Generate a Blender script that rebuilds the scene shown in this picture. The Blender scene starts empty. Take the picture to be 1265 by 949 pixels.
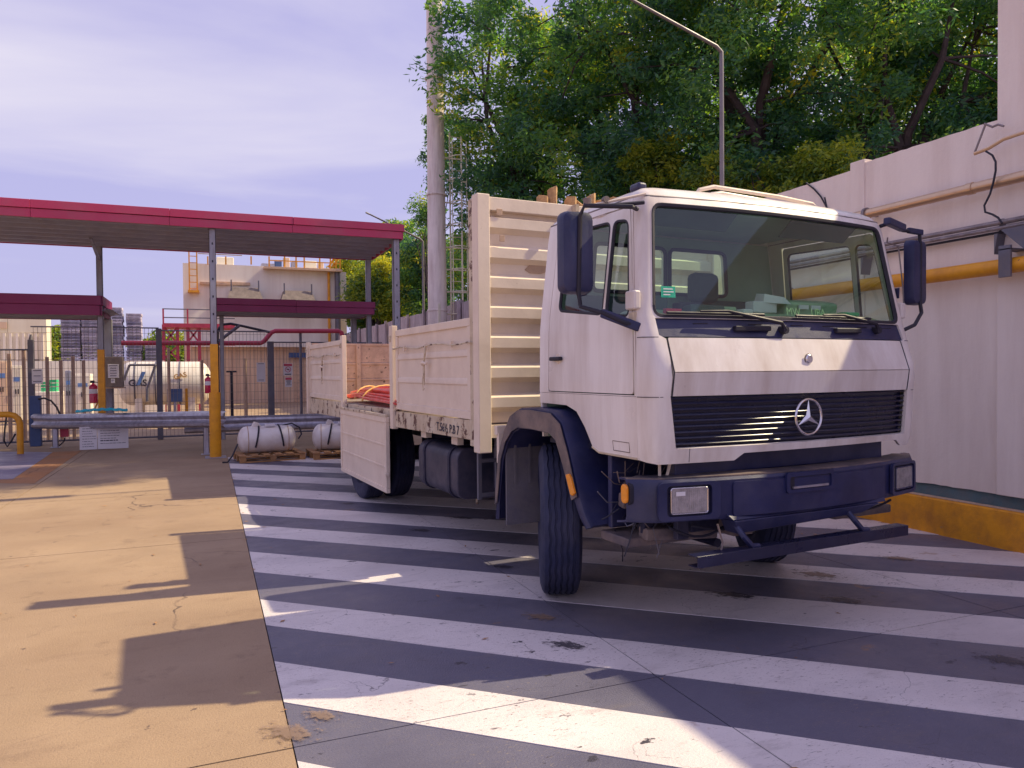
import bpy, bmesh, math, random
import numpy as np
from mathutils import Vector, Matrix, noise
from mathutils.geometry import delaunay_2d_cdt
R = math.radians
C = bpy.context.scene.collection
sc = bpy.context.scene
rnd = random.Random(7)

# ------------------------------------------------------------ camera (solved from the photograph's vanishing points)
F, PITCH, ROLL, YAW, TH = 915.0, .0186165, -.0089353, .38875, .0691912
CX, CY, H = 632.5, 474.5, 1.55
fwd = Vector((math.sin(YAW)*math.cos(PITCH), math.cos(YAW)*math.cos(PITCH), -math.sin(PITCH)))
r0 = Vector((math.cos(YAW), -math.sin(YAW), 0)); u0 = r0.cross(fwd)
cr = r0*math.cos(ROLL)+u0*math.sin(ROLL); cu = cr.cross(fwd)
cam = bpy.data.objects.new('camera', bpy.data.cameras.new('camera')); C.objects.link(cam)
cam.matrix_world = Matrix(((cr.x, cu.x, -fwd.x, 0), (cr.y, cu.y, -fwd.y, 0), (cr.z, cu.z, -fwd.z, H), (0, 0, 0, 1)))
cam.data.sensor_width = 36; cam.data.lens = F/1265*36
cam.data.clip_start = .05; cam.data.clip_end = 3000
sc.camera = cam

# ------------------------------------------------------------ light
SUN_EL, SUN_AZ = 43.4, -5.5          # degrees; azimuth counted from +X towards +Y
w = bpy.data.worlds.new("World"); sc.world = w; w.use_nodes = True
nt = w.node_tree; nt.nodes.clear()
def wn(t, **k):
    n = nt.nodes.new(t)
    for a, b in k.items(): setattr(n, a, b)
    return n
sky = wn('ShaderNodeTexSky', sky_type='NISHITA', sun_disc=False)
sky.sun_elevation = R(SUN_EL); sky.sun_rotation = R(90-SUN_AZ)
sky.air_density = 1.0; sky.dust_density = 2.5; sky.ozone_density = 1.5
tc = wn('ShaderNodeTexCoord')
sep = wn('ShaderNodeSeparateXYZ'); nt.links.new(tc.outputs['Generated'], sep.inputs[0])
zz = wn('ShaderNodeMath', operation='MAXIMUM'); nt.links.new(sep.outputs['Z'], zz.inputs[0]); zz.inputs[1].default_value = .0
za = wn('ShaderNodeMath', operation='ADD'); nt.links.new(zz.outputs[0], za.inputs[0]); za.inputs[1].default_value = .12
dx = wn('ShaderNodeMath', operation='DIVIDE'); nt.links.new(sep.outputs['X'], dx.inputs[0]); nt.links.new(za.outputs[0], dx.inputs[1])
dy = wn('ShaderNodeMath', operation='DIVIDE'); nt.links.new(sep.outputs['Y'], dy.inputs[0]); nt.links.new(za.outputs[0], dy.inputs[1])
cb = wn('ShaderNodeCombineXYZ'); nt.links.new(dx.outputs[0], cb.inputs[0]); nt.links.new(dy.outputs[0], cb.inputs[1])
mp = wn('ShaderNodeMapping'); nt.links.new(cb.outputs[0], mp.inputs[0]); mp.inputs['Rotation'].default_value = (0, 0, R(-44)); mp.inputs['Scale'].default_value = (.42, .95, 1); mp.inputs['Location'].default_value = (1.3, 2.2, 0)
cn = wn('ShaderNodeTexNoise'); nt.links.new(mp.outputs[0], cn.inputs['Vector']); cn.inputs['Scale'].default_value = .75; cn.inputs['Detail'].default_value = 9; cn.inputs['Roughness'].default_value = .52; cn.inputs['Distortion'].default_value = .7
crp = wn('ShaderNodeValToRGB'); nt.links.new(cn.outputs['Fac'], crp.inputs[0])
crp.color_ramp.elements[0].position = .45; crp.color_ramp.elements[0].color = (0, 0, 0, 1)
crp.color_ramp.elements[1].position = .66; crp.color_ramp.elements[1].color = (.85, .85, .85, 1)
tint = wn('ShaderNodeMix', data_type='RGBA'); tint.inputs['Factor'].default_value = .74
nt.links.new(sky.outputs[0], tint.inputs['A']); tint.inputs['B'].default_value = (4.8, 4.4, 7.4, 1)
hz = wn('ShaderNodeMapRange'); nt.links.new(sep.outputs['Z'], hz.inputs[0]); hz.inputs[1].default_value = .02; hz.inputs[2].default_value = .24; hz.inputs[3].default_value = .15
hm = wn('ShaderNodeMath', operation='MULTIPLY'); nt.links.new(crp.outputs[0], hm.inputs[0]); nt.links.new(hz.outputs[0], hm.inputs[1])
cl = wn('ShaderNodeMix', data_type='RGBA'); nt.links.new(hm.outputs[0], cl.inputs['Factor'])
nt.links.new(tint.outputs['Result'], cl.inputs['A']); cl.inputs['B'].default_value = (6.7, 6.35, 7.3, 1)
bg = wn('ShaderNodeBackground'); nt.links.new(cl.outputs['Result'], bg.inputs[0]); bg.inputs[1].default_value = .088
wo = wn('ShaderNodeOutputWorld'); nt.links.new(bg.outputs[0], wo.inputs[0])

sl = bpy.data.lights.new('sun', 'SUN'); sl.energy = 4.2; sl.angle = R(.6); sl.color = (1.0, .85, .55)
so = bpy.data.objects.new('sun', sl); C.objects.link(so)
sd = Vector((math.cos(R(SUN_EL))*math.cos(R(SUN_AZ)), math.cos(R(SUN_EL))*math.sin(R(SUN_AZ)), math.sin(R(SUN_EL))))
so.rotation_euler = sd.to_track_quat('Z', 'Y').to_euler(); so.location = (20, -5, 20)
sc.view_settings.view_transform = 'Standard'; sc.view_settings.look = 'None'
sc.view_settings.exposure = 0.52; sc.view_settings.gamma = 1.0; sc.view_settings.use_curve_mapping = False

# ------------------------------------------------------------ measuring: photo pixel + known real plane -> point in the world
O = Vector((0, 0, H))
def ray(x, y): return fwd*F + cr*(x-CX) - cu*(y-CY)
def atY(x, y, Y): d = ray(x, y); return O + d*(Y/d.y)
def atX(x, y, X): d = ray(x, y); return O + d*(X/d.x)
def gnd(x, y, z=0): d = ray(x, y); return O + d*((z-H)/d.z)

# ------------------------------------------------------------ materials
def lk(t, a, b): t.links.new(a, b)
def mat(name, col, rough=.6, metal=0., var=.12, scale=3., dirt=None, dscale=2., damt=.5, dthr=.55, bump=0., bscale=60., spec=.5, coat=0., rust=None, rthr=.62, rscale=5., streak=False, chips=None, cthr=.7, cscale=14.):
    m = bpy.data.materials.new(name); m.use_nodes = True; t = m.node_tree
    b = t.nodes['Principled BSDF']; b.inputs['Roughness'].default_value = rough; b.inputs['Metallic'].default_value = metal
    b.inputs['Specular IOR Level'].default_value = spec; b.inputs['Coat Weight'].default_value = coat
    tcn = t.nodes.new('ShaderNodeTexCoord'); vec = tcn.outputs['Object']
    def nz(s, det=6., ro=.6, v=None, strch=None):
        n = t.nodes.new('ShaderNodeTexNoise'); n.inputs['Scale'].default_value = s; n.inputs['Detail'].default_value = det; n.inputs['Roughness'].default_value = ro
        if strch:
            mpn = t.nodes.new('ShaderNodeMapping'); mpn.inputs['Scale'].default_value = strch; lk(t, vec, mpn.inputs[0]); lk(t, mpn.outputs[0], n.inputs['Vector'])
        else: lk(t, vec, n.inputs['Vector'])
        return n.outputs['Fac']
    def rng(fac, lo, hi, a, c):
        n = t.nodes.new('ShaderNodeMapRange'); lk(t, fac, n.inputs[0]); n.inputs[1].default_value = lo; n.inputs[2].default_value = hi; n.inputs[3].default_value = a; n.inputs[4].default_value = c; return n.outputs[0]
    def mix(f, A, B):
        n = t.nodes.new('ShaderNodeMix'); n.data_type = 'RGBA'; lk(t, f, n.inputs['Factor'])
        for s, v in (('A', A), ('B', B)):
            if isinstance(v, tuple): n.inputs[s].default_value = (*v[:3], 1)
            else: lk(t, v, n.inputs[s])
        return n.outputs['Result']
    c0 = tuple(min(1, x*(1-var)) for x in col); c1 = tuple(min(1, x*(1+var)) for x in col)
    cur = mix(rng(nz(scale), .3, .7, 0, 1), c0, c1)
    if dirt: cur = mix(rng(nz(dscale, 8., .65, strch=(3, 3, .35) if streak else None), dthr-.12, dthr+.15, 0, damt), cur, dirt)
    if chips: cur = mix(rng(nz(cscale, 5., .75), cthr-.01, cthr+.01, 0, 1), cur, chips)
    if rust: cur = mix(rng(nz(rscale, 9., .72), rthr-.015, rthr+.02, 0, 1), cur, rust)
    lk(t, cur, b.inputs['Base Color'])
    rr = rng(nz(scale*2.3), .3, .7, max(.02, rough-.08), min(1, rough+.1)); lk(t, rr, b.inputs['Roughness'])
    if bump:
        bn = t.nodes.new('ShaderNodeBump'); bn.inputs['Strength'].default_value = bump; bn.inputs['Distance'].default_value = .01
        lk(t, nz(bscale, 8., .7), bn.inputs['Height']); lk(t, bn.outputs[0], b.inputs['Normal'])
    return m
M = {}
WHITE = (.66, .62, .63)
M['cab'] = mat('white_truck_paint', (.82, .76, .72), .34, var=.04, scale=1.5, dirt=(.48, .38, .31), dscale=1.3, damt=.6, dthr=.53, coat=.2, streak=True, chips=(.25, .15, .11), cthr=.735, cscale=30)
M['bed'] = mat('cream_bed_paint', (.80, .67, .54), .55, var=.06, scale=2, dirt=(.45, .33, .24), dscale=2.2, damt=.35, dthr=.58, chips=(.20, .10, .06), cthr=.715, cscale=16, bump=.15, bscale=25)
M['bedrust'] = mat('rusty_cream_sill_paint', (.68, .58, .43), .65, var=.08, scale=2, dirt=(.38, .26, .15), dscale=4, damt=.7, dthr=.52, rust=(.12, .055, .04), rthr=.565, rscale=6, bump=.4, bscale=30)
M['bedin'] = mat('pinkish_inner_bed_paint', (.70, .45, .32), .6, var=.1, scale=3, dirt=(.35, .2, .14), dscale=5, damt=.6, rust=(.12, .06, .05), rthr=.61, rscale=14)
M['plastic'] = mat('black_plastic', (.014, .018, .075), .42, var=.25, scale=4, dirt=(.075, .07, .12), dscale=3, damt=.5, dthr=.55, bump=.12, bscale=120)
M['plasticd'] = mat('dusty_black_plastic', (.045, .042, .062), .5, var=.3, scale=3, dirt=(.26, .19, .16), dscale=3.5, damt=.8, dthr=.47, bump=.2, bscale=90)
M['rubber'] = mat('tyre_rubber', (.018, .023, .066), .72, var=.25, scale=6, dirt=(.065, .062, .10), dscale=4, damt=.5, dthr=.5, bump=.25, bscale=70)
M['mudflap'] = mat('grey_rubber_mudflap', (.12, .11, .14), .7, var=.2, scale=5, dirt=(.17, .15, .15), dscale=8, damt=.7, dthr=.45, bump=.4, bscale=40)
M['chassis'] = mat('dark_chassis_steel', (.016, .018, .052), .6, .2, var=.4, scale=5, dirt=(.08, .065, .075), dscale=5, damt=.6)
M['tank'] = mat('dark_fuel_tank_paint', (.04, .042, .075), .45, .2, var=.2, scale=4, dirt=(.14, .11, .13), dscale=4, damt=.5, bump=.1, bscale=20)
M['grille'] = mat('dark_grille_plastic', (.012, .013, .045), .3, var=.2, scale=4, dirt=(.05, .05, .08), dscale=3, damt=.4)
M['chrome'] = mat('chrome', (.75, .72, .74), .18, 1., var=.05)
M['amber'] = mat('amber_lens', (.85, .28, .01), .2, var=.1, scale=30, coat=.6)
M['lens'] = mat('headlight_glass', (.42, .38, .38), .15, .35, var=.25, scale=25, coat=.8, bump=.5, bscale=80)
M['seat'] = mat('dark_seat_fabric', (.07, .10, .10), .9, var=.15)
M['dash'] = mat('green_grey_dashboard', (.34, .47, .30), .6, var=.2, scale=8)
M['inner'] = mat('cab_lining', (.30, .42, .31), .8, var=.1)
M['door_in'] = mat('pale_inner_door', (.5, .5, .48), .7, var=.08)
M['wood'] = mat('raw_timber', (.58, .36, .17), .8, var=.3, scale=9, dirt=(.28, .14, .06), dscale=14, damt=.8, dthr=.5, bump=.5, bscale=30)
M['pallet'] = mat('pallet_timber', (.42, .22, .09), .85, var=.25, scale=7, dirt=(.2, .1, .06), dscale=9, damt=.6, bump=.4, bscale=40)
M['hosered'] = mat('red_tube_plastic', (.72, .10, .09), .4, var=.3, scale=9, dirt=(.8, .3, .22), dscale=12, damt=.5)
M['strap'] = mat('yellow_strap', (.75, .42, .12), .6, var=.1)
M['steel'] = mat('galvanised_steel', (.46, .45, .52), .36, .7, var=.15, scale=6, dirt=(.18, .14, .16), dscale=4, damt=.5, streak=True)
M['steelpost'] = mat('grey_painted_post', (.33, .33, .38), .5, .2, var=.1, scale=5, dirt=(.2, .15, .14), dscale=5, damt=.5, streak=True)
M['steelflat'] = mat('grey_sheet_ceiling', (.34, .34, .46), .55, .1, var=.12, scale=3, dirt=(.38, .31, .28), dscale=3.5, damt=.3, streak=False)
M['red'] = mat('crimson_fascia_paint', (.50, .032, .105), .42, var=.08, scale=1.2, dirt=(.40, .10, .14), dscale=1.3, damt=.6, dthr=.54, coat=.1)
M['redpipe'] = mat('red_pipe_paint', (.46, .04, .085), .45, var=.12, scale=4, dirt=(.25, .05, .06), dscale=6, damt=.4)
M['yellow'] = mat('safety_yellow_paint', (.78, .34, .012), .5, var=.08, scale=3, dirt=(.45, .17, .02), dscale=5, damt=.6, dthr=.55, chips=(.12, .05, .04), cthr=.715, cscale=9, bump=.15, bscale=40)
M['kerby'] = mat('worn_yellow_kerb_paint', (.80, .34, .014), .7, var=.08, scale=3, dirt=(.42, .16, .03), dscale=5, damt=.7, dthr=.53, chips=(.30, .18, .12), cthr=.69, cscale=7, bump=.5, bscale=35)
M['kerbtop'] = mat('kerb_top_concrete', (.62, .42, .28), .8, var=.15, scale=8, bump=.5)
M['teal'] = mat('teal_base_paint', (.10, .17, .20), .7, var=.12, scale=5, dirt=(.2, .17, .17), dscale=7, damt=.5, bump=.4)
M['wall'] = mat('white_wall_paint', (.86, .76, .69), .85, var=.05, scale=.9, dirt=(.60, .47, .40), dscale=.8, damt=.5, dthr=.56, bump=.35, bscale=18, streak=True)
M['steelpipe'] = mat('weathered_aluminium_pipe', (.66, .47, .32), .36, .8, var=.12, scale=5, dirt=(.36, .24, .17), dscale=5, damt=.4)
M['conduit'] = mat('grey_conduit', (.30, .26, .27), .5, .5, var=.3, scale=10, dirt=(.12, .09, .1), dscale=9, damt=.6)
M['redshade'] = mat('shaded_crimson_fascia_paint', (.26, .022, .11), .45, var=.1, scale=1.2)  # the crimson fascia paint, darkened in colour for the shade on the low canopies
M['lamppost'] = mat('dull_grey_lamp_pole', (.20, .18, .20), .5, .3, var=.15)
M['black'] = mat('black_cable', (.018, .016, .03), .6, var=.2)
M['conc'] = mat('fence_concrete', (.50, .42, .44), .85, var=.16, scale=4, dirt=(.24, .18, .18), dscale=3.5, damt=.7, dthr=.5, streak=True, bump=.5, bscale=25)
M['stack'] = mat('pinkish_steel_column', (.86, .76, .70), .6, .0, var=.1, scale=1.5, dirt=(.4, .27, .25), dscale=2.5, damt=.5, streak=True)
M['ladder'] = mat('pale_ladder_paint', (.78, .72, .56), .5, var=.1)
M['bwhite'] = mat('off_white_building_render', (.86, .79, .70), .85, var=.06, scale=.25, dirt=(.55, .42, .36), dscale=.35, damt=.5, dthr=.55, streak=True)
M['bcream'] = mat('cream_building_panel', (.82, .75, .60), .8, var=.05, scale=.4, dirt=(.55, .45, .34), dscale=.5, damt=.4, streak=True)
M['btan'] = mat('peach_sheet_cladding', (.74, .54, .38), .8, var=.08, scale=.5, dirt=(.45, .28, .22), dscale=.6, damt=.5, streak=True)
M['brown'] = mat('brown_rusty_post', (.48, .33, .23), .8, var=.25, scale=6)
M['mesh'] = mat('thin_fence_wire', (.26, .21, .20), .6, .2, var=.15)
M['dgrey'] = mat('dark_grey_post_paint', (.13, .13, .17), .55, .2, var=.15, scale=5, dirt=(.22, .17, .15), dscale=6, damt=.5)
M['crate'] = mat('weathered_grey_pallet', (.30, .28, .38), .8, var=.3, scale=1.5)
M['crate2'] = mat('pale_lilac_pallet', (.50, .45, .55), .8, var=.3, scale=1.5)
M['gas'] = mat('white_gas_vessel_paint', (.78, .72, .64), .4, var=.05, scale=1, dirt=(.55, .42, .3), dscale=1.2, damt=.5, streak=True)
M['lpg'] = mat('white_cylinder_paint', (.76, .70, .66), .35, var=.05, scale=3, dirt=(.5, .38, .32), dscale=4, damt=.5, coat=.2)
M['signw'] = mat('white_sign_board', (.74, .70, .72), .6, var=.04)
M['signred'] = mat('red_sign_print', (.55, .07, .12), .6, var=.05)
M['ink'] = mat('dark_print', (.05, .045, .07), .7, var=.1)
M['inkblue'] = mat('blue_print', (.13, .25, .55), .7, var=.1)
M['extred'] = mat('extinguisher_red', (.55, .015, .07), .3, var=.1, coat=.4)
M['turq'] = mat('turquoise_hose', (.02, .45, .58), .4, var=.15, scale=8)
M['box'] = mat('brownish_grey_metal_box', (.25, .2, .17), .6, .1, var=.2, scale=5, dirt=(.12, .09, .08), dscale=6, damt=.5)
M['green'] = mat('green_bin_plastic', (.03, .5, .2), .5, var=.3, scale=3)
M['stickg'] = mat('green_sticker_print', (.01, .42, .25), .5, var=.1, scale=40)
M['bark'] = mat('dark_bark', (.055, .04, .05), .9, var=.35, scale=5, bump=.6, bscale=12)
M['blueplate'] = mat('dark_blue_plate', (.05, .09, .22), .5, var=.15)

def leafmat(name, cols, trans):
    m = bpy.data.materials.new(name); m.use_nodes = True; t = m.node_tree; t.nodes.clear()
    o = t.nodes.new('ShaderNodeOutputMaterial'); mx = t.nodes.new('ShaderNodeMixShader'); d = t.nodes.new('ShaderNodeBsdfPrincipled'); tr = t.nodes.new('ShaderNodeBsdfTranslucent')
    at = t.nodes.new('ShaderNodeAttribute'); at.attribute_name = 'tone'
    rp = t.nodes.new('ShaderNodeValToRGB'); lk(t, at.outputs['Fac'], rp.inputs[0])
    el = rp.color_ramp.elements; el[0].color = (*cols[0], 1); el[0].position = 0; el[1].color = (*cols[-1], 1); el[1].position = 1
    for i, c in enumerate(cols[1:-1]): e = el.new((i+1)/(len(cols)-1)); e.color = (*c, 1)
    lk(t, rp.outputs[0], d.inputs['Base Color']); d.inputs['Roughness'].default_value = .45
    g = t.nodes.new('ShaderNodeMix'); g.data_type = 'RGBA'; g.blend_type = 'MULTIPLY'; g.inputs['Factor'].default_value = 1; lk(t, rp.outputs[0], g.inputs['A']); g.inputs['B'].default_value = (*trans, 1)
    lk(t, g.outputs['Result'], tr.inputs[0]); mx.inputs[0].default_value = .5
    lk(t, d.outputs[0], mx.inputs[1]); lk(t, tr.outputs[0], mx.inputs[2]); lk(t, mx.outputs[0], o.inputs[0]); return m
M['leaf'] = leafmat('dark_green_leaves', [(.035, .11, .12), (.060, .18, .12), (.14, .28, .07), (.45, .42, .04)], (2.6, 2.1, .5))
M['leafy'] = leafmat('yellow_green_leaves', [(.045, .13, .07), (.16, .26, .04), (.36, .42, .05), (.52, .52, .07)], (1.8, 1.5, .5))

def glassmat(name, tintc, refl=1.0):
    m = bpy.data.materials.new(name); m.use_nodes = True; t = m.node_tree; t.nodes.clear()
    o = t.nodes.new('ShaderNodeOutputMaterial'); mx = t.nodes.new('ShaderNodeMixShader'); a = t.nodes.new('ShaderNodeBsdfTransparent'); g = t.nodes.new('ShaderNodeBsdfGlossy')
    a.inputs[0].default_value = (*tintc, 1); g.inputs['Roughness'].default_value = .03; g.inputs['Color'].default_value = (refl, refl, refl, 1)
    lw = t.nodes.new('ShaderNodeLayerWeight'); lw.inputs[0].default_value = .5; pw = t.nodes.new('ShaderNodeMath'); pw.operation = 'POWER'; lk(t, lw.outputs['Facing'], pw.inputs[0]); pw.inputs[1].default_value = 4.5
    f = t.nodes.new('ShaderNodeMath'); f.operation = 'MULTIPLY_ADD'; lk(t, pw.outputs[0], f.inputs[0]); f.inputs[1].default_value = .9; f.inputs[2].default_value = .07; lk(t, f.outputs[0], mx.inputs[0])
    lk(t, a.outputs[0], mx.inputs[1]); lk(t, g.outputs[0], mx.inputs[2]); lk(t, mx.outputs[0], o.inputs[0]); return m
M['ws'] = glassmat('greenish_windscreen_glass', (.72, .92, .78))
M['sideglass'] = glassmat('bluish_side_glass', (.76, .86, .88))
M['mirror'] = mat('mirror_glass', (.8, .8, .85), .03, 1., var=.02)

# ------------------------------------------------------------ mesh helpers
class MB:
    def __init__(s, off=(0, 0, 0)): s.v = []; s.f = []; s.o = Vector(off)
    def add(s, vs, fs):
        n = len(s.v); s.v += [Vector(v)-s.o for v in vs]; s.f += [tuple(n+i for i in f) for f in fs]; return s
    def box(s, x0, x1, y0, y1, z0, z1):
        if x0 > x1: x0, x1 = x1, x0
        if y0 > y1: y0, y1 = y1, y0
        if z0 > z1: z0, z1 = z1, z0
        return s.add([(x0, y0, z0), (x1, y0, z0), (x1, y1, z0), (x0, y1, z0), (x0, y0, z1), (x1, y0, z1), (x1, y1, z1), (x0, y1, z1)],
                     [(0, 3, 2, 1), (4, 5, 6, 7), (0, 1, 5, 4), (1, 2, 6, 5), (2, 3, 7, 6), (3, 0, 4, 7)])
    def hexa(s, p): return s.add(p, [(0, 3, 2, 1), (4, 5, 6, 7), (0, 1, 5, 4), (1, 2, 6, 5), (2, 3, 7, 6), (3, 0, 4, 7)])
    def beam(s, p, q, wd, ht, up=(0, 0, 1)):
        p, q = Vector(p), Vector(q); d = (q-p).normalized(); up = Vector(up)
        if abs(d.dot(up)) > .99: up = Vector((0, 1, 0))
        a = d.cross(up).normalized()*wd/2; b = a.cross(d).normalized()*ht/2
        return s.hexa([p-a-b, p+a-b, q+a-b, q-a-b, p-a+b, p+a+b, q+a+b, q-a+b])
    def tube(s, path, r, n=10, caps=True):
        path = [Vector(p) for p in path]; rs = r if isinstance(r, (list, tuple)) else [r]*len(path)
        base = len(s.v); T = []
        for i in range(len(path)):
            a = path[max(0, i-1)]; b = path[min(len(path)-1, i+1)]; T.append((b-a).normalized())
        nv = T[0].orthogonal().normalized(); vs = []
        for i, p in enumerate(path):
            nv = (nv - T[i]*nv.dot(T[i])).normalized(); bv = T[i].cross(nv)
            for k in range(n):
                an = 2*math.pi*k/n; vs.append(p + (nv*math.cos(an)+bv*math.sin(an))*rs[i])
        fs = []
        for i in range(len(path)-1):
            for k in range(n): fs.append((i*n+k, i*n+(k+1) % n, (i+1)*n+(k+1) % n, (i+1)*n+k))
        if caps: fs.append(tuple(range(n-1, -1, -1))); fs.append(tuple((len(path)-1)*n+k for k in range(n)))
        return s.add(vs, fs)
    def lathe(s, prof, c, axis='x', n=32, close=False):
        vs = []; fs = []; c = Vector(c)
        for (h, r) in prof:
            for k in range(n):
                an = 2*math.pi*k/n; a, b = r*math.cos(an), r*math.sin(an)
                vs.append(c+Vector((h, a, b) if axis == 'x' else (a, h, b) if axis == 'y' else (a, b, h)))
        m = len(prof)
        for i in range(m-1):
            for k in range(n): fs.append((i*n+k, i*n+(k+1) % n, (i+1)*n+(k+1) % n, (i+1)*n+k))
        if not close: fs += [tuple(range(n)), tuple((m-1)*n+k for k in range(n-1, -1, -1))]
        return s.add(vs, fs)
    def prism(s, poly, axis, lo, hi):
        n = len(poly)
        def m3(p, h): return (h, p[0], p[1]) if axis == 'x' else (p[0], h, p[1]) if axis == 'y' else (p[0], p[1], h)
        return s.add([m3(p, lo) for p in poly]+[m3(p, hi) for p in poly], [tuple(range(n-1, -1, -1)), tuple(range(n, 2*n))]+[(i, (i+1) % n, n+(i+1) % n, n+i) for i in range(n)])
    def build(s, name, m, parent=None, bevel=0, smooth=True, loc=None, recalc=True, seg=2, solid=0, angle=35):
        me = bpy.data.meshes.new(name); me.from_pydata([tuple(v) for v in s.v], [], s.f)
        if recalc:
            bm = bmesh.new(); bm.from_mesh(me); bmesh.ops.recalc_face_normals(bm, faces=bm.faces); bm.to_mesh(me); bm.free()
        for mm in (m if isinstance(m, (list, tuple)) else [m]): me.materials.append(M[mm] if isinstance(mm, str) else mm)
        if smooth:
            me.polygons.foreach_set('use_smooth', [True]*len(me.polygons)); me.set_sharp_from_angle(angle=R(angle))
        o = bpy.data.objects.new(name, me); C.objects.link(o)
        if parent: o.parent = parent
        if loc is not None: o.location = loc
        if solid:
            md = o.modifiers.new('thickness', 'SOLIDIFY'); md.thickness = solid; md.offset = 0
            md = o.modifiers.new('crisp_edges', 'EDGE_SPLIT'); md.split_angle = R(40); md.use_edge_sharp = False
        if bevel:
            md = o.modifiers.new('bevel', 'BEVEL'); md.width = bevel; md.segments = seg; md.limit_method = 'ANGLE'; md.angle_limit = R(40); md.harden_normals = True
        return o
def empty(name, loc, rz=0):
    o = bpy.data.objects.new(name, None); C.objects.link(o); o.location = loc; o.rotation_euler.z = rz; o.empty_display_size = .2; return o
def tag(o, label=None, cat=None, group=None, kind=None):
    if label: o['label'] = label
    if cat: o['category'] = cat
    if group: o['group'] = group
    if kind: o['kind'] = kind
    return o
def arc(cx, cy, r, a0, a1, n=8): return [(cx+r*math.cos(R(a0+(a1-a0)*i/n)), cy+r*math.sin(R(a0+(a1-a0)*i/n))) for i in range(n+1)]
def rrect(x0, x1, y0, y1, r, n=5): return arc(x1-r, y1-r, r, 0, 90, n)+arc(x0+r, y1-r, r, 90, 180, n)+arc(x0+r, y0+r, r, 180, 270, n)+arc(x1-r, y0+r, r, 270, 360, n)
def rpoly(pts, r, n=5):
    out = []
    for i, p in enumerate(pts):
        p = Vector(p); a = Vector(pts[i-1])-p; b = Vector(pts[(i+1) % len(pts)])-p; rr = min(r, a.length/2.1, b.length/2.1)
        A = p+a.normalized()*rr; B = p+b.normalized()*rr
        for k in range(n+1):
            t = k/n; out.append(tuple(A*(1-t)**2+p*2*t*(1-t)+B*t*t))
    return out
def inside(p, poly):
    x, y = p; c = False; n = len(poly)
    for i in range(n):
        x0, y0 = poly[i]; x1, y1 = poly[i-1]
        if (y0 > y) != (y1 > y) and x < (x1-x0)*(y-y0)/(y1-y0)+x0: c = not c
    return c
def densify(poly, d):
    out = []
    for i in range(len(poly)):
        a = Vector(poly[i]); b = Vector(poly[(i+1) % len(poly)]); k = max(1, int((b-a).length/d))
        out += [tuple(a+(b-a)*(j/k)) for j in range(k)]
    return out
def panel(mb, outer, holes, fn, grid=.08):
    outer = densify(outer, grid); holes = [densify(h, grid) for h in holes]
    pts = []; edges = []
    for lp in [outer]+holes:
        n = len(pts); pts += lp; edges += [(n+i, n+(i+1) % len(lp)) for i in range(len(lp))]
    xs = [p[0] for p in outer]; ys = [p[1] for p in outer]
    y = min(ys)+grid
    while y < max(ys)-grid*.4:
        x = min(xs)+grid
        while x < max(xs)-grid*.4:
            if inside((x, y), outer) and not any(inside((x, y), h) for h in holes) and min((x-p[0])**2+(y-p[1])**2 for p in pts) > (grid*.35)**2: pts.append((x, y))
            x += grid
        y += grid
    vs, es, fs = delaunay_2d_cdt([Vector(p) for p in pts], edges, [], 0, 1e-5)[:3]
    keep = []
    for f in fs:
        c = (vs[f[0]]+vs[f[1]]+vs[f[2]])/3
        if inside(c, outer) and not any(inside(c, h) for h in holes): keep.append(tuple(f))
    return mb.add([fn(v.x, v.y) for v in vs], keep)
def clip(poly, n, d):       # keep the side n.p <= d
    out = []
    for i in range(len(poly)):
        a = poly[i-1]; b = poly[i]; da = n[0]*a[0]+n[1]*a[1]-d; db = n[0]*b[0]+n[1]*b[1]-d
        if (da <= 0) != (db <= 0):
            t = da/(da-db); out.append((a[0]+(b[0]-a[0])*t, a[1]+(b[1]-a[1])*t))
        if db <= 0: out.append(b)
    return out
def text(name, s, size, mtl, parent=None, loc=(0, 0, 0), rot=(0, 0, 0), ext=.0015, bold=0.):
    cv = bpy.data.curves.new(name, 'FONT'); cv.body = s; cv.size = size; cv.extrude = ext; cv.offset = bold; cv.align_x = 'CENTER'; cv.align_y = 'CENTER'; cv.resolution_u = 3
    t = bpy.data.objects.new(name, cv); me = bpy.data.meshes.new_from_object(t); bpy.data.objects.remove(t)
    me.materials.clear(); me.materials.append(M[mtl]); o = bpy.data.objects.new(name, me); C.objects.link(o)
    if parent: o.parent = parent
    o.location = loc; o.rotation_euler = rot; return o
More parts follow.
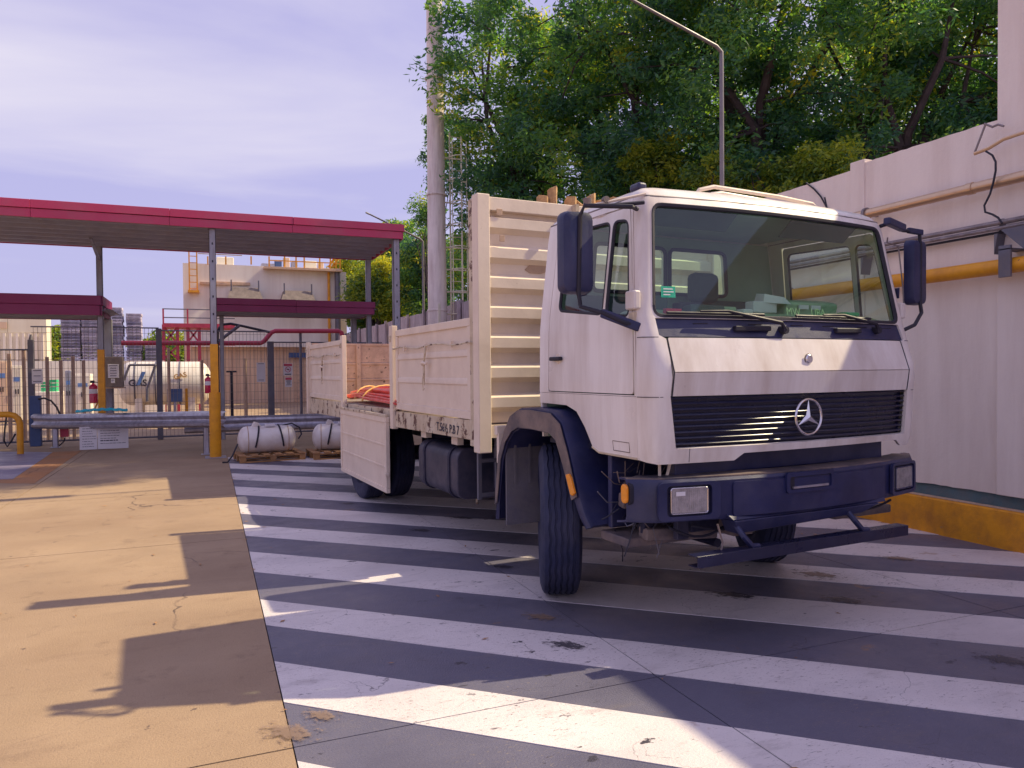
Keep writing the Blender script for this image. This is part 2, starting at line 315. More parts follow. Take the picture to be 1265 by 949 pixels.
# ============================================================ SETTING: ground and paving
def ground_mat(name, paint, bare, kind):
    m = bpy.data.materials.new(name); m.use_nodes = True; t = m.node_tree; b = t.nodes['Principled BSDF']
    tcn = t.nodes.new('ShaderNodeTexCoord'); V = tcn.outputs['Object']
    def nz(s, det=8., ro=.6, st=None, rot=0):
        n = t.nodes.new('ShaderNodeTexNoise'); n.inputs['Scale'].default_value = s; n.inputs['Detail'].default_value = det; n.inputs['Roughness'].default_value = ro
        if st:
            q = t.nodes.new('ShaderNodeMapping'); q.inputs['Scale'].default_value = st; q.inputs['Rotation'].default_value = (0, 0, rot); lk(t, V, q.inputs[0]); lk(t, q.outputs[0], n.inputs['Vector'])
        else: lk(t, V, n.inputs['Vector'])
        return n.outputs['Fac']
    def rng(f, lo, hi, a=0., c=1.):
        n = t.nodes.new('ShaderNodeMapRange'); lk(t, f, n.inputs[0]); n.inputs[1].default_value = lo; n.inputs[2].default_value = hi; n.inputs[3].default_value = a; n.inputs[4].default_value = c; return n.outputs[0]
    def mix(f, A, B):
        n = t.nodes.new('ShaderNodeMix'); n.data_type = 'RGBA'
        if isinstance(f, float): n.inputs['Factor'].default_value = f
        else: lk(t, f, n.inputs['Factor'])
        for s, v in (('A', A), ('B', B)):
            if isinstance(v, tuple): n.inputs[s].default_value = (*v[:3], 1)
            else: lk(t, v, n.inputs[s])
        return n.outputs['Result']
    def mul(a, c):
        n = t.nodes.new('ShaderNodeMath'); n.operation = 'MULTIPLY'
        for i, v in enumerate((a, c)):
            if isinstance(v, float): n.inputs[i].default_value = v
            else: lk(t, v, n.inputs[i])
        return n.outputs[0]
    def crack(s, wdt, det=3.):
        q = t.nodes.new('ShaderNodeVectorMath'); q.operation = 'ADD'; n = t.nodes.new('ShaderNodeTexNoise'); n.inputs['Scale'].default_value = 3.; n.inputs['Detail'].default_value = 6.; lk(t, V, n.inputs['Vector'])
        s2 = t.nodes.new('ShaderNodeVectorMath'); s2.operation = 'SCALE'; s2.inputs[3].default_value = .35; lk(t, n.outputs['Color'], s2.inputs[0]); lk(t, V, q.inputs[0]); lk(t, s2.outputs[0], q.inputs[1])
        v = t.nodes.new('ShaderNodeTexVoronoi'); v.feature = 'DISTANCE_TO_EDGE'; v.inputs['Scale'].default_value = s; lk(t, q.outputs[0], v.inputs['Vector'])
        return rng(v.outputs['Distance'], 0., wdt, 1., 0.)
    p0 = tuple(x*.9 for x in paint); p1 = tuple(min(1, x*1.1) for x in paint)
    cur = mix(rng(nz(1.1), .3, .7), p0, p1)
    cur = mix(rng(nz(.55, 6., .6), .5, .72, 0., .45), cur, bare)
    bfin = None
    if kind == 'concrete':
        cur = mix(rng(nz(.35, 5., .6, (1, 2.2, 1)), .42, .7, 0., .6), cur, (.24, .15, .09))
        cur = mix(rng(nz(140., 2., .6), .6, .75, 0., .8), cur, (.13, .085, .06))
        cur = mix(rng(nz(230., 2., .7), .54, .68, 0., .5), cur, (.52, .40, .28))
        cur = mix(rng(nz(3.2, 7., .7), .58, .72, 0., .6), cur, (.17, .11, .07))
        cur = mix(rng(nz(38., 4., .7), .58, .72, 0., .45), cur, (.20, .13, .09))
        cur = mix(mul(crack(.42, .0045), rng(nz(.7), .5, .6)), cur, (.05, .03, .03))
        cur = mix(rng(nz(8.5, 4., .6), .70, .72, 0., .75), cur, (.09, .06, .055))
        cur = mix(rng(nz(1.3, 8., .7, (1, 3, 1), .2), .55, .7, 0., .35), cur, (.20, .125, .08))
        rough = rng(nz(2.), .3, .7, .75, .95)
    else:
        cur = mix(rng(nz(2.6, 9., .7, (1, 3, 1), .75), .56, .7, 0., .35), cur, (bare[0]*.8, bare[1]*.8, bare[2]*.8))
        cur = mix(rng(nz(120., 2., .6), .62, .76, 0., .35), cur, bare)
        chipm = mul(rng(nz(26., 5., .75, (1, 3.2, 1), .8), .605, .62), rng(nz(1.3, 4., .6), .42, .56))
        cur = mix(chipm, cur, bare)
        bl = mul(rng(nz(7., 6., .65, (1, 1.6, 1), .4), .63, .66), rng(nz(.9), .44, .56))
        cur = mix(bl, cur, (.05, .045, .06))
        cur = mix(mul(mul(crack(1.1, .0022), rng(nz(1.2), .46, .56)), .8), cur, (.05, .04, .05))
        for an_, sd_ in ((.5, 9.), (.9, 6.)):
            scm = mul(rng(nz(sd_, 7., .75, (1, 14, 1), an_), .625, .645), rng(nz(1.9, 4., .6, (1, 2, 1), an_), .47, .57)); cur = mix(mul(scm, .8), cur, (.08, .07, .09))
        cur = mix(rng(nz(1.7, 5., .6), .67, .70, 0., .5), cur, (.40, .22, .09))
        cur = mix(rng(nz(.8, 7., .65, (1, 1.8, 1), .3), .5, .72, 0., .4), cur, (paint[0]*.45, paint[1]*.45, paint[2]*.5))
        rough = rng(nz(1.6, 6.), .35, .65, .28 if kind == 'grey' else .42, .62)
    lk(t, cur, b.inputs['Base Color']); lk(t, rough, b.inputs['Roughness'])
    bn = t.nodes.new('ShaderNodeBump'); bn.inputs['Strength'].default_value = .6; bn.inputs['Distance'].default_value = .008
    lk(t, nz(90., 6., .7), bn.inputs['Height']); lk(t, bn.outputs[0], b.inputs['Normal'])
    return m
M['yard'] = ground_mat('tan_yard_concrete', (.36, .245, .15), (.42, .30, .19), 'concrete')
M['pgrey'] = ground_mat('blue_grey_floor_paint', (.128, .122, .172), (.24, .20, .18), 'grey')
M['pwhite'] = ground_mat('white_floor_paint', (.74, .67, .65), (.26, .20, .19), 'white')
M['porange'] = ground_mat('worn_orange_floor_paint', (.42, .17, .05), (.30, .16, .09), 'concrete')
M['ppurple'] = ground_mat('violet_grey_floor_paint', (.20, .17, .27), (.30, .25, .30), 'grey')
M['under'] = mat('joint_filler', (.035, .028, .03), .9)

g = MB(); g.add([(-600, -600, -.03), (600, -600, -.03), (600, 600, -.03), (-600, 600, -.03)], [(0, 1, 2, 3)])
tag(g.build('ground', 'under', smooth=False), kind='structure')
yard = empty('yard', (0, 0, 0)); tag(yard, kind='structure')
yx = [-600, -60, -12.4, -9.0, -5.6, -2.25, .30]; yy = [-40, -1.05, 3.15, 7.36, 10.47, 14.5, 18.0, 24, 600]
for i in range(len(yx)-1):
    for j in range(len(yy)-1):
        gp = .005
        MB().box(yx[i]+gp, yx[i+1]-(gp if i < len(yx)-2 else .002), yy[j]+gp, yy[j+1]-gp, -.1, 0).build('slab', 'yard', yard, smooth=False)
MB().box(.30, 600, 14.51, 600, -.1, -.001).build('slab', 'yard', yard, smooth=False)
MB().box(.30, 600, -40, -3.0, -.1, -.001).build('slab', 'yard', yard, smooth=False)
# painted parking bay: slabs with open joints, stripes lying 4 mm above, cut by the same joints
bay = empty('painted_bay', (.3, 0, 0)); tag(bay, kind='structure')
bx_ = [.30, 2.065, 4.6, 6.6]; by_ = [-3.0, 3.15, 7.36, 10.9, 14.5]
SL = .885
WH = [(-.3, .35), (1.0, 1.65), (2.38, 3.03), (3.60, 4.13), (4.75, 5.30), (6.06, 6.76), (7.44, 8.0), (8.62, 9.28), (10.0, 10.72), (11.45, 12.15), (12.8, 13.5), (14.2, 14.9), (15.6, 16.3), (17.0, 17.7), (18.4, 19.0)]
for i in range(3):
    for j in range(4):
        gp = .0035; x0, x1, y0, y1 = bx_[i]+gp, bx_[i+1]-gp, by_[j]+gp, by_[j+1]-gp
        MB().box(x0-.3*0, x1, y0, y1, -.1, .001).build('slab', 'pgrey', bay, smooth=False, loc=(-.3, 0, 0))
        for a, b in WH:
            po = [(x0, y0), (x1, y0), (x1, y1), (x0, y1)]
            po = clip(po, (SL, 1), b+.3*SL); po = clip(po, (-SL, -1), -(a+.3*SL)) if po else po
            if len(po) >= 3:
                mb = MB().prism(po, 'z', .0015, .005); mb.build('stripe', 'pwhite', bay, smooth=False, loc=(-.3, 0, 0))
# orange strip and violet patch at the far left
st = MB(); P_ = [gnd(*q, 0) for q in ((101, 557), (42, 597.6), (-40, 640), (-80, 636), (16.4, 592.6), (66, 558.4))]
P_ = [gnd(101, 557), gnd(42, 597.6), gnd(-30, 596.5), gnd(-30, 593), gnd(16.4, 592.6), gnd(66, 558.4)]
st.prism([(p.x, p.y) for p in P_], 'z', .0005, .0035); tag(st.build('painted_line', 'porange', smooth=False), kind='structure')
P_ = [gnd(65, 558.8), gnd(15.5, 592.2), gnd(-30, 592.6), gnd(-60, 575), gnd(-40, 558)]
st = MB().prism([(p.x, p.y) for p in P_], 'z', .0005, .0035); tag(st.build('painted_patch', 'ppurple', smooth=False), kind='structure')

# oil and rust stains, litter
def stainmat(name, col, thr):
    m = bpy.data.materials.new(name); m.use_nodes = True; t = m.node_tree; b = t.nodes['Principled BSDF']; b.inputs['Base Color'].default_value = (*col, 1); b.inputs['Roughness'].default_value = .4
    tcn = t.nodes.new('ShaderNodeTexCoord'); n = t.nodes.new('ShaderNodeTexNoise'); n.inputs['Scale'].default_value = 16; n.inputs['Detail'].default_value = 7; n.inputs['Roughness'].default_value = .7; lk(t, tcn.outputs['Object'], n.inputs['Vector'])
    ln = t.nodes.new('ShaderNodeVectorMath'); ln.operation = 'LENGTH'; lk(t, tcn.outputs['Object'], ln.inputs[0])
    a = t.nodes.new('ShaderNodeMath'); a.operation = 'MULTIPLY_ADD'; lk(t, ln.outputs['Value'], a.inputs[0]); a.inputs[1].default_value = -1.5; lk(t, n.outputs['Fac'], a.inputs[2])
    r_ = t.nodes.new('ShaderNodeMapRange'); lk(t, a.outputs[0], r_.inputs[0]); r_.inputs[1].default_value = thr; r_.inputs[2].default_value = thr+.1; r_.inputs[4].default_value = .72; lk(t, r_.outputs[0], b.inputs['Alpha']); return m
M['oil'] = stainmat('oil_stain_film', (.05, .045, .06), .30); M['ruststain'] = stainmat('rust_stain_film', (.27, .18, .12), .30)
for i_, (px_, py_, sx, sy, m_) in enumerate(((1240, 815, .9, .6, 'oil'), (1042, 741, .9, .6, 'oil'), (905, 735, 1.2, .6, 'oil'), (1010, 710, 1.1, .7, 'ruststain'), (668, 762, .8, .5, 'ruststain'), (700, 797, .9, .5, 'oil'), (520, 655, .8, .5, 'oil'), (870, 610, 1.1, .6, 'oil'), (430, 622, .7, .5, 'oil'), (396, 884, .6, .4, 'ruststain'), (357, 905, .9, .6, 'ruststain'), (1110, 690, 1., .5, 'ruststain'), (570, 640, 1.2, .5, 'oil'), (620, 700, .8, .4, 'oil'), (1190, 655, .9, .4, 'ruststain'))):
    g_ = gnd(px_, py_, .006); ob = MB().add([(.2*math.cos(R(a)), .2*math.sin(R(a)), 0) for a in range(0, 360, 20)], [tuple(range(18))]).build('ground_stain', m_, bay, smooth=False, loc=(g_.x-.3, g_.y, .0062+.0003*i_)); ob.scale = (sx, sy, 1); ob.rotation_euler.z = R(-40)
mb = MB(); rl = random.Random(44)
for k in range(170):
    x, y = (rl.uniform(-2.8, 6.1), rl.uniform(2.2, 14)) if k % 3 else (rl.choice((.31, 2.065, 6.15))+rl.uniform(-.03, .03), rl.uniform(2.2, 13)); a = rl.uniform(0, 6.28); L_ = rl.uniform(.012, .035); c_, s_ = math.cos(a)*L_, math.sin(a)*L_; z_ = .0075
    mb.add([(x-c_, y-s_, z_), (x+s_*.35, y-c_*.35, z_+.003), (x+c_, y+s_, z_+rl.uniform(0, .008)), (x-s_*.35, y+c_*.35, z_+.002)], [(0, 1, 2, 3)])
tag(mb.build('fallen_leaves', 'pallet', smooth=False, recalc=False), 'sparse dry leaf litter scattered over yard and painted bay', 'leaf litter', kind='stuff')
# ============================================================ right wall with kerb, pipes and cables
WX = 6.28
wall = empty('white_yard_wall', (WX, 5, 0)); tag(wall, 'long white rendered wall with teal foot behind the truck cab', 'wall')
def wp(mb, name, m, **k): return mb.build(name, m, wall, loc=(-WX, -5, 0), **k)
n = noise
def wallseg(y0, y1, z0f, seed, x0=WX, x1=WX+.22):
    mb = MB(); N = max(2, int((y1-y0)/.06)); vs = []; fs = []
    for i in range(N+1):
        y = y0+(y1-y0)*i/N; zt = z0f(y)+.008*noise.noise(Vector((y*5, seed, 0)))+.007*noise.noise(Vector((y*31, seed, 3)))
        zb = .445+.012*noise.noise(Vector((y*8, seed+5, 0)))+.008*noise.noise(Vector((y*25, seed, 7)))
        vs += [(x0, y, zb), (x0, y, zt), (x1, y, zt), (x1, y, 0), (x0+.02, y, zb)]
    for i in range(N):
        a = i*5; b = a+5
        fs += [(a, b, b+1, a+1), (a+1, b+1, b+2, a+2), (a+2, b+2, b+3, a+3), (a+4, b+4, b, a)]
    fs += [(0, 1, 2, 3, 4), (N*5+4, N*5+3, N*5+2, N*5+1, N*5)]
    mb.add(vs, fs); return mb
wp(wallseg(-9.0, 3.30, lambda y: 4.18, 1), 'wall_panel', 'wall')
wp(wallseg(4.30, 5.70, lambda y: 3.655, 2), 'wall_panel', 'wall')
wp(wallseg(5.885, 14.0, lambda y: 3.62, 3, x0=WX+.02), 'wall_panel', 'wall')
wp(MB().box(WX-.015, WX+.26, 5.70, 5.88, .45, 3.69), 'pilaster', 'wall', bevel=.006)
wp(MB().box(WX-.035, WX+.5, 3.32, 4.298, .445, 4.9), 'pier', 'wall', bevel=.006)
wp(MB().box(WX+.022, WX+.2, -9, 14, .30, .47), 'teal_foot', 'teal')
kb = empty('yellow_kerb', (6.19, 5, 0)); tag(kb, 'worn yellow painted concrete kerb along foot of white wall', 'kerb')
ys = [-9, -5.2, -1.4, 2.45, 6.3, 10.1, 14]
for i in range(6):
    mb = MB(); N = 16; y0, y1 = ys[i]+.002, ys[i+1]-.002
    pr = [(6.185, 0), (6.192, .25), (6.20, .315), (6.215, .328), (WX+.022, .33), (WX+.022, 0)]
    vs = []; fs = []
    for k in range(N+1):
        y = y0+(y1-y0)*k/N
        vs += [(x+.006*noise.noise(Vector((y*3, zq*5, 1))) if zq > 0 and x < 6.25 else x, y, zq) for x, zq in pr]
    m_ = len(pr)
    for k in range(N):
        for q in range(m_-1): fs.append((k*m_+q, k*m_+q+1, (k+1)*m_+q+1, (k+1)*m_+q))
    fs += [tuple(range(m_)), tuple(N*m_+q for q in range(m_))]
    mb.add(vs, fs).build('kerb_stone', 'kerby', kb, loc=(-6.19, -5, 0))
    MB().box(6.222, WX+.02, y0, y1, .331, .336).build('kerb_top', 'kerbtop', kb, loc=(-6.19, -5, 0))
# slab fence further along the wall line
sf = empty('concrete_slab_fence', (6.45, 14.2, 0)); tag(sf, 'tall stained concrete slab fence running below the trees', 'fence')
y = 14.2; k = 0
while y < 46:
    wd = .78+.25*rnd.random(); h = 3.40+.10*rnd.random(); xo = .03*(k % 2)
    MB().box(6.38+xo, 6.50+xo, y, y+wd-.03, 0, h).build('fence_slab', 'conc', sf, loc=(-6.45, -14.2, 0), bevel=.008)
    if k % 2: MB().box(6.31, 6.375, y+wd-.09, y+wd+.03, 0, h+.05).build('fence_rib', 'conc', sf, loc=(-6.45, -14.2, 0))
    y += wd; k += 1
# pipes on the wall
def hpipe(name, X, z, r, y0, y1, m, label, cat='pipe', joints=(), clamps=()):
    o = empty(name, (X, y0, z)); tag(o, label, cat)
    MB().tube([(0, 0, 0), (0, y1-y0, 0)], r, 16).build('pipe_run', m, o)
    for j in joints: MB().lathe([(-.03, r*1.0), (-.028, r*1.14), (.028, r*1.14), (.03, r*1.0)], (0, j-y0, 0), 'y', 16, True).build('collar', m, o)
    for j in clamps:
        mb = MB(); mb.lathe([(-.015, r), (-.015, r*1.35), (.015, r*1.35), (.015, r)], (0, j-y0, 0), 'y', 16, True); mb.box(0, WX-X+.01, j-y0-.015, j-y0+.015, -.02, .02); mb.build('clamp', 'conduit', o)
    return o
hpipe('metal_pipe', 6.13, 3.085, .046, .5, 5.72, 'steelpipe', 'upper weathered metal pipe running along the white wall', joints=(4.45, 2.2), clamps=(1.2, 3.05, 5.55))
o = hpipe('yellow_pipe', 6.12, 2.375, .064, .5, 13.5, 'yellow', 'thick yellow gas pipe running low along the white wall', clamps=(1.6, 3.4, 6.6, 9.5, 12.5))
mb = MB(); Pq = atX(1247.5, 326, 6.1); mb.box(-.09, -.065, Pq.y-.5-.05, Pq.y-.5+.05, -.10, .16); mb.box(-.09, .17, Pq.y-.5-.05, Pq.y-.5+.05, .12, .135); mb.build('bracket', 'dgrey', o, bevel=.003)
o = empty('cable_tray', (6.16, .5, 2.73)); tag(o, 'thin grey conduits and cable tray fixed between the two wall pipes', 'conduit')
MB().tube([(0, 0, .022), (0, 11, .022)], .022, 10).build('pipe_run', 'conduit', o)
MB().tube([(.005, 0, -.024), (.005, 11, -.024)], .018, 10).build('pipe_run', 'conduit', o)
MB().tube([(.03, 0, -.055), (.03, 11, -.055)], .011, 8).build('pipe_run', 'black', o)
for yy_ in (1.0, 2.4, 3.72, 5.1, 6.6, 8.1, 9.6):
    mb = MB(); mb.box(.045, .115, yy_, yy_+.03, -.09, .06); mb.prism([(yy_, -.07), (yy_+.03, -.07), (yy_+.03, -.24)], 'x', -.02, .11); mb.build('bracket', 'dgrey', o)
q = [atX(*p, 6.1) for p in ((1300, 272), (1238, 284), (1300, 335))]
mb = MB().prism([(v.y, v.z) for v in q], 'x', 6.08, 6.10); tag(mb.build('gusset_plate', 'dgrey'), 'grey triangular gusset plate under the cable tray at right edge', 'bracket')
# insulator arm and loose cables
o = empty('service_mast', (6.2, 4.3, 3.5)); tag(o, 'bent steel service arm with loose cable at top of wall', 'cable arm')
def wq(pts, X): return [atX(a, b, X)-Vector((6.2, 4.3, 3.5)) for a, b in pts]
MB().tube(wq([(1218, 152), (1212, 168), (1204, 189)], 6.15), .009, 8).build('strut', 'conduit', o)
MB().tube(wq([(1204, 190), (1222, 183), (1240, 172), (1300, 152)], 6.12), .016, 8).build('arm', 'steelpipe', o)
MB().tube(wq([(1216, 153), (1226, 157), (1233, 154), (1240, 156)], 6.15), .010, 6).build('strut', 'conduit', o)
MB().tube(wq([(1218, 187), (1226, 192), (1230, 200), (1230, 211), (1227, 226)], 6.06)+wq([(1223, 240), (1216, 254), (1217, 262), (1226, 265), (1233, 269), (1238, 276)], 6.06), .0085, 8).build('cable', 'black', o)
o = MB().tube([atX(a, b, 6.285) for a, b in ((996, 226), (1006, 234), (1014, 243), (1020, 254), (1024, 263))], .0085, 6).build('loose_cable', 'black'); tag(o, 'thin black cable drooping over wall top behind the cab', 'cable')

# ============================================================ steel column with ladder, lamps
o = empty('steel_column', (5.93, 19.9, 0)); tag(o, 'tall pinkish steel column beside the caged ladder', 'column')
MB().lathe([(0, .27), (2.0, .27), (9.0, .235), (16.0, .20)], (0, 0, 0), 'z', 32).build('shaft', 'stack', o)
for z in (3.2, 6.4, 9.6): MB().lathe([(z, .262-.0), (z+.01, .285), (z+.05, .285), (z+.06, .262)], (0, 0, 0), 'z', 32, True).build('flange', 'stack', o)
MB().box(-.06, .0, -.29, -.25, .6, 3.4).build('strip_plate', 'ladder', o)
ld = empty('caged_ladder', (6.5, 19.9, 0)); tag(ld, 'pale caged ladder climbing the tall column', 'ladder')
for dx_ in (-.17, .17): MB().box(dx_-.018, dx_+.018, -.02, .02, 2.0, 8.2).build('rail', 'ladder', ld)
for k in range(20): MB().tube([(-.17, 0, 2.2+k*.31), (.17, 0, 2.2+k*.31)], .011, 6).build('rung', 'ladder', ld)
for k in range(9):
    z = 2.5+k*.62; MB().box(-.42, .27, -.04, -.015, z, z+.035).build('cage_hoop', 'ladder', ld)
    MB().tube([(-.27*math.cos(R(a)), -.02-.5*math.sin(R(a)), z) for a in range(0, 181, 20)], .014, 6).build('cage_hoop', 'ladder', ld)
for a in (40, 90, 140): MB().box(-.27*math.cos(R(a))-.012, -.27*math.cos(R(a))+.012, -.53*math.sin(R(a)), -.53*math.sin(R(a))+.012, 2.5, 7.9).build('cage_bar', 'ladder', ld)

def lamp(name, base, ztop, bend, tip, label, r=.045, head=True):
    o = empty(name, base); tag(o, label, 'street lamp', 'street lamps')
    b = Vector(base); P0 = Vector((0, 0, 0)); P1 = Vector((0, 0, ztop-.25)); Bv = bend-b; Tv = tip-b
    d = (Tv-Bv).normalized(); path = [P0, P1, Vector((0, 0, ztop-.1)), Bv+d*.12, Bv+d*.35, Tv]
    MB().tube(path, [r*1.2, r, r*.95, r*.9, r*.85, r*.6], 10).build('pole', 'lamppost', o)
    if head: mb = MB(); mb.beam(Tv-d*.05, Tv+d*.75, .2, .06); mb.build('lamp_head', 'steelpost', o, bevel=.03)
    else: MB().tube([Tv-d*.02, Tv+d*.12], r*.8, 8).build('arm_tip', 'steelpost', o)
    return o
b = atX(892.5, 400, 8.0); zt = atX(892.5, 60, 8.0)
bend = Vector((b.x, b.y, zt.z)); tipv = atY(770, -6, b.y-.1); lamp('street_lamp', (b.x, b.y, 0), zt.z+.05, bend, tipv, 'tall bent grey lamp pole standing in front of the big trees', r=.036)
b = atY(523.5, 400, 24); zt = atY(524.5, 297, 24); bend = Vector((b.x, b.y, zt.z)); tipv = atY(456, 264.5, 23.8)
lamp('street_lamp', (b.x, b.y, 0), zt.z+.05, bend, tipv, 'distant slim lamp pole between canopy corner and steel column', r=.038, head=False)

# ============================================================ canopies
def canopy(name, X0, X1, Y0, Y1, zb, zt, label, posts, purl, und='steelflat', group='red fascia canopies', fm='red'):
    o = empty(name, ((X0+X1)/2, (Y0+Y1)/2, 0)); tag(o, label, 'canopy', group); L = o.location; loc = tuple(-L)
    # red fascia of two stepped boards on each side
    zm = zb+(zt-zb)*.52
    for (z0, z1, pr) in ((zb, zm-.006, .0), (zm, zt, .025)):
        nb = max(1, round((X1-X0)/2.1))
        for q_ in range(nb): MB().box(X0-pr+(X1-X0+2*pr)*q_/nb+.002, X0-pr+(X1-X0+2*pr)*(q_+1)/nb-.002, Y0-.03-pr, Y0, z0, z1).build('fascia_board', fm, o, loc=(loc[0], loc[1]+rnd.uniform(-.004, .004), rnd.uniform(-.003, .003)), bevel=.005)
        MB().box(X0-pr, X1+pr, Y1, Y1+.03+pr, z0, z1).build('fascia_board', fm, o, loc=loc, bevel=.006)
        MB().box(X1, X1+.03+pr, Y0+.002, Y1-.002, z0, z1).build('fascia_board', fm, o, loc=loc, bevel=.006)
        MB().box(X0-.03-pr, X0, Y0+.002, Y1-.002, z0, z1).build('fascia_board', fm, o, loc=loc, bevel=.006)
    # ribbed sheet roof seen from below
    mb = MB(); x = X0; vs = []; xs = []
    while x < X1-.05:
        xs += [(x, 0), (x+.15, 0), (x+.18, .035), (x+.27, .035)]; x += .30
    xs.append((X1, 0)); zr = zb+.10
    for (xx, dz) in xs: vs += [(xx, Y0+.003, zr+dz), (xx, Y1-.003, zr+dz)]
    mb.add(vs, [(2*i, 2*i+2, 2*i+3, 2*i+1) for i in range(len(xs)-1)]); mb.build('roof_sheet', und, o, loc=loc, smooth=False, solid=.004)
    MB().box(X0+.01, X1-.01, Y0+.01, Y1-.01, zt-.03, zt-.012).build('roof_top', 'steel', o, loc=loc)
    for f in range(purl):
        yy2 = Y0+.15+(Y1-Y0-.3)*f/(purl-1)
        mb = MB(); mb.box(X0+.02, X1-.02, yy2-.03, yy2+.03, zb+.005, zb+.02); mb.box(X0+.02, X1-.02, yy2-.03, yy2-.022, zb+.02, zb+.095); mb.build('purlin', 'steelflat', o, loc=loc)
    x = X0+.6
    while x < X1:
        MB().box(x-.03, x+.03, Y0+.01, Y1-.01, zb+.06, zb+.092).build('rafter', 'steelflat', o, loc=loc); x += 1.15
    for (px_, py_, wd, pm) in posts:
        mb = MB(); c_ = wd*.55
        mb.box(px_-wd/2, px_-wd/2+.008, py_-c_, py_+c_, 0, zb-.0); mb.box(px_+wd/2-.008, px_+wd/2, py_-c_, py_+c_, 0, zb); mb.box(px_-wd/2, px_+wd/2, py_-c_, py_-c_+.012, 0, zb); mb.box(px_-wd/2, px_+wd/2, py_+c_-.012, py_+c_, 0, zb)
        p = mb.build('post', 'steelpost', o, loc=loc)
        if pm: 
            for kk in range(10): MB().box(px_-.012, px_+.012, py_-c_-.003, py_-c_, zb-.25-kk*.32, zb-.29-kk*.32).build('slot', 'black', p)
    return o
# big canopy
cn_ = canopy('tall_canopy', -9.0, 3.60, 14.5, 17.5, 4.17, 4.46, 'large tall canopy with crimson fascia, spanning the whole left side', [(.10, 14.62, .115, True), (3.50, 14.62, .13, True), (3.50, 17.38, .11, False), (-2.045, 17.38, .11, False), (-6.5, 17.38, .11, False), (-6.5, 14.62, .115, False)], 7)
MB().beam((-2.045-.0, 17.3, 3.9), (-2.045, 16.2, 4.15), .05, .05).build('brace', 'steelpost', cn_, loc=tuple(-cn_.location))
# yellow sleeve on the front post
o = empty('yellow_post_guard', (.10, 14.62, 0)); tag(o, 'yellow chipped guard around foot of the grey front post', 'post guard')
zt1 = atY(266, 425, 14.5).z; zt2 = atY(266, 485, 14.5).z
MB().box(-.068, .068, -.078, .078, zt2, zt1).build('upper_sleeve', 'yellow', o, bevel=.004)
MB().lathe([(0, .098), (.008, .1), (zt2-.01, .1), (zt2, .09)], (0, 0, 0), 'z', 24).build('lower_sleeve', 'yellow', o)
MB().box(-.18, .18, -.18, .18, .002, .014).build('foot_plate', 'steel', o)
lo = canopy('low_canopy', -9.0, -2.02, 17.15, 18.7, 2.74, 3.14, 'left low canopy with crimson fascia in front of the pallet stacks', [(-2.04, 18.5, .17, False), (-5, 18.5, .2, False)], 4, fm='redshade')
lo = canopy('low_canopy', .10, 3.56, 17.15, 18.7, 2.87, 3.16, 'right low canopy with crimson fascia before the white building', [(.30, 18.5, .09, False), (3.35, 18.5, .13, False)], 4, fm='redshade')
for z in (0, ): pass
p2 = atY(124, 432, 17.38); o = empty('yellow_post_guard', (-2.045, 17.38, 0)); tag(o, 'yellow guard round the thin post by the meter box', 'post guard')
MB().box(-.062, .062, -.07, .07, .0, p2.z).build('sleeve', 'yellow', o, bevel=.004)

# ============================================================ guard rail (two overlapping runs), hoop, signs
def wbeam(pts, zc):
    prof = [(-.0, -.155), (-.02, -.15), (-.075, -.115), (-.08, -.075), (-.02, -.03), (-.012, 0), (-.02, .03), (-.08, .075), (-.075, .115), (-.02, .15), (0, .155)]
    mb = MB(); vs = []; fs = []; m_ = len(prof)
    for i, p in enumerate(pts):
        a = Vector(pts[max(0, i-1)]); b = Vector(pts[min(len(pts)-1, i+1)]); d = (b-a).normalized(); nrm = Vector((-d.y, d.x, 0))*-1
        if nrm.y > 0: nrm = -nrm
        for (o_, z_) in prof: vs.append(Vector(p)+Vector((0, 0, zc[i]+z_)) - nrm*o_*1.0)
    for i in range(len(pts)-1):
        for q_ in range(m_-1): fs.append((i*m_+q_, i*m_+q_+1, (i+1)*m_+q_+1, (i+1)*m_+q_))
    return mb.add(vs, fs)
def rail(pts, zc, posts, label):
    b = Vector(pts[0]); o = empty('guard_rail', b); tag(o, label, 'guard rail', 'guard rails')
    wbeam(pts, zc).build('rail_beam', 'steel', o, loc=tuple(-b), solid=.004, recalc=True, angle=60)
    for (x, y, h) in posts:
        mb = MB(); mb.box(x-.05, x-.042, y-.0, y+.10, 0, h); mb.box(x-.05, x+.05, y, y+.008, 0, h); mb.box(x+.042, x+.05, y, y+.10, 0, h); mb.box(x-.09, x+.09, y-.04, y+.14, .002, .012); mb.build('post', 'steel', o, loc=tuple(-b))
    return o
a_ = gnd(68, 553.5); c_ = gnd(255, 562)
dv = (c_-a_).normalized(); A0 = a_-dv*.62; A1 = c_+dv*.5
def zrow(x, y, P): return atY(x, y, P.y).z
za = zrow(68, 521, a_); zb_ = zrow(255, 518, c_)
rail([A0, (A0+a_)/2, a_, (a_+c_)/2, c_, A1], [za-.0, za, za, (za+zb_)/2, zb_, zb_], [(a_.x, a_.y+.03, za+.1), (c_.x, c_.y+.03, zb_+.1)], 'galvanised guard rail left of the yellow post')
B0 = gnd(222, 556); B0 = Vector((-.45, 15.9, 0)); B1 = Vector((3.4, 15.55, 0))
zc2 = atY(300, 522, 15.8).z
rail([B0, B0.lerp(B1, .3), B0.lerp(B1, .7), B1], [zc2-.03, zc2-.02, zc2-.02, zc2-.04], [(.9, 15.95, .6), (3.0, 15.75, .6)], 'galvanised guard rail behind the two white gas cylinders')
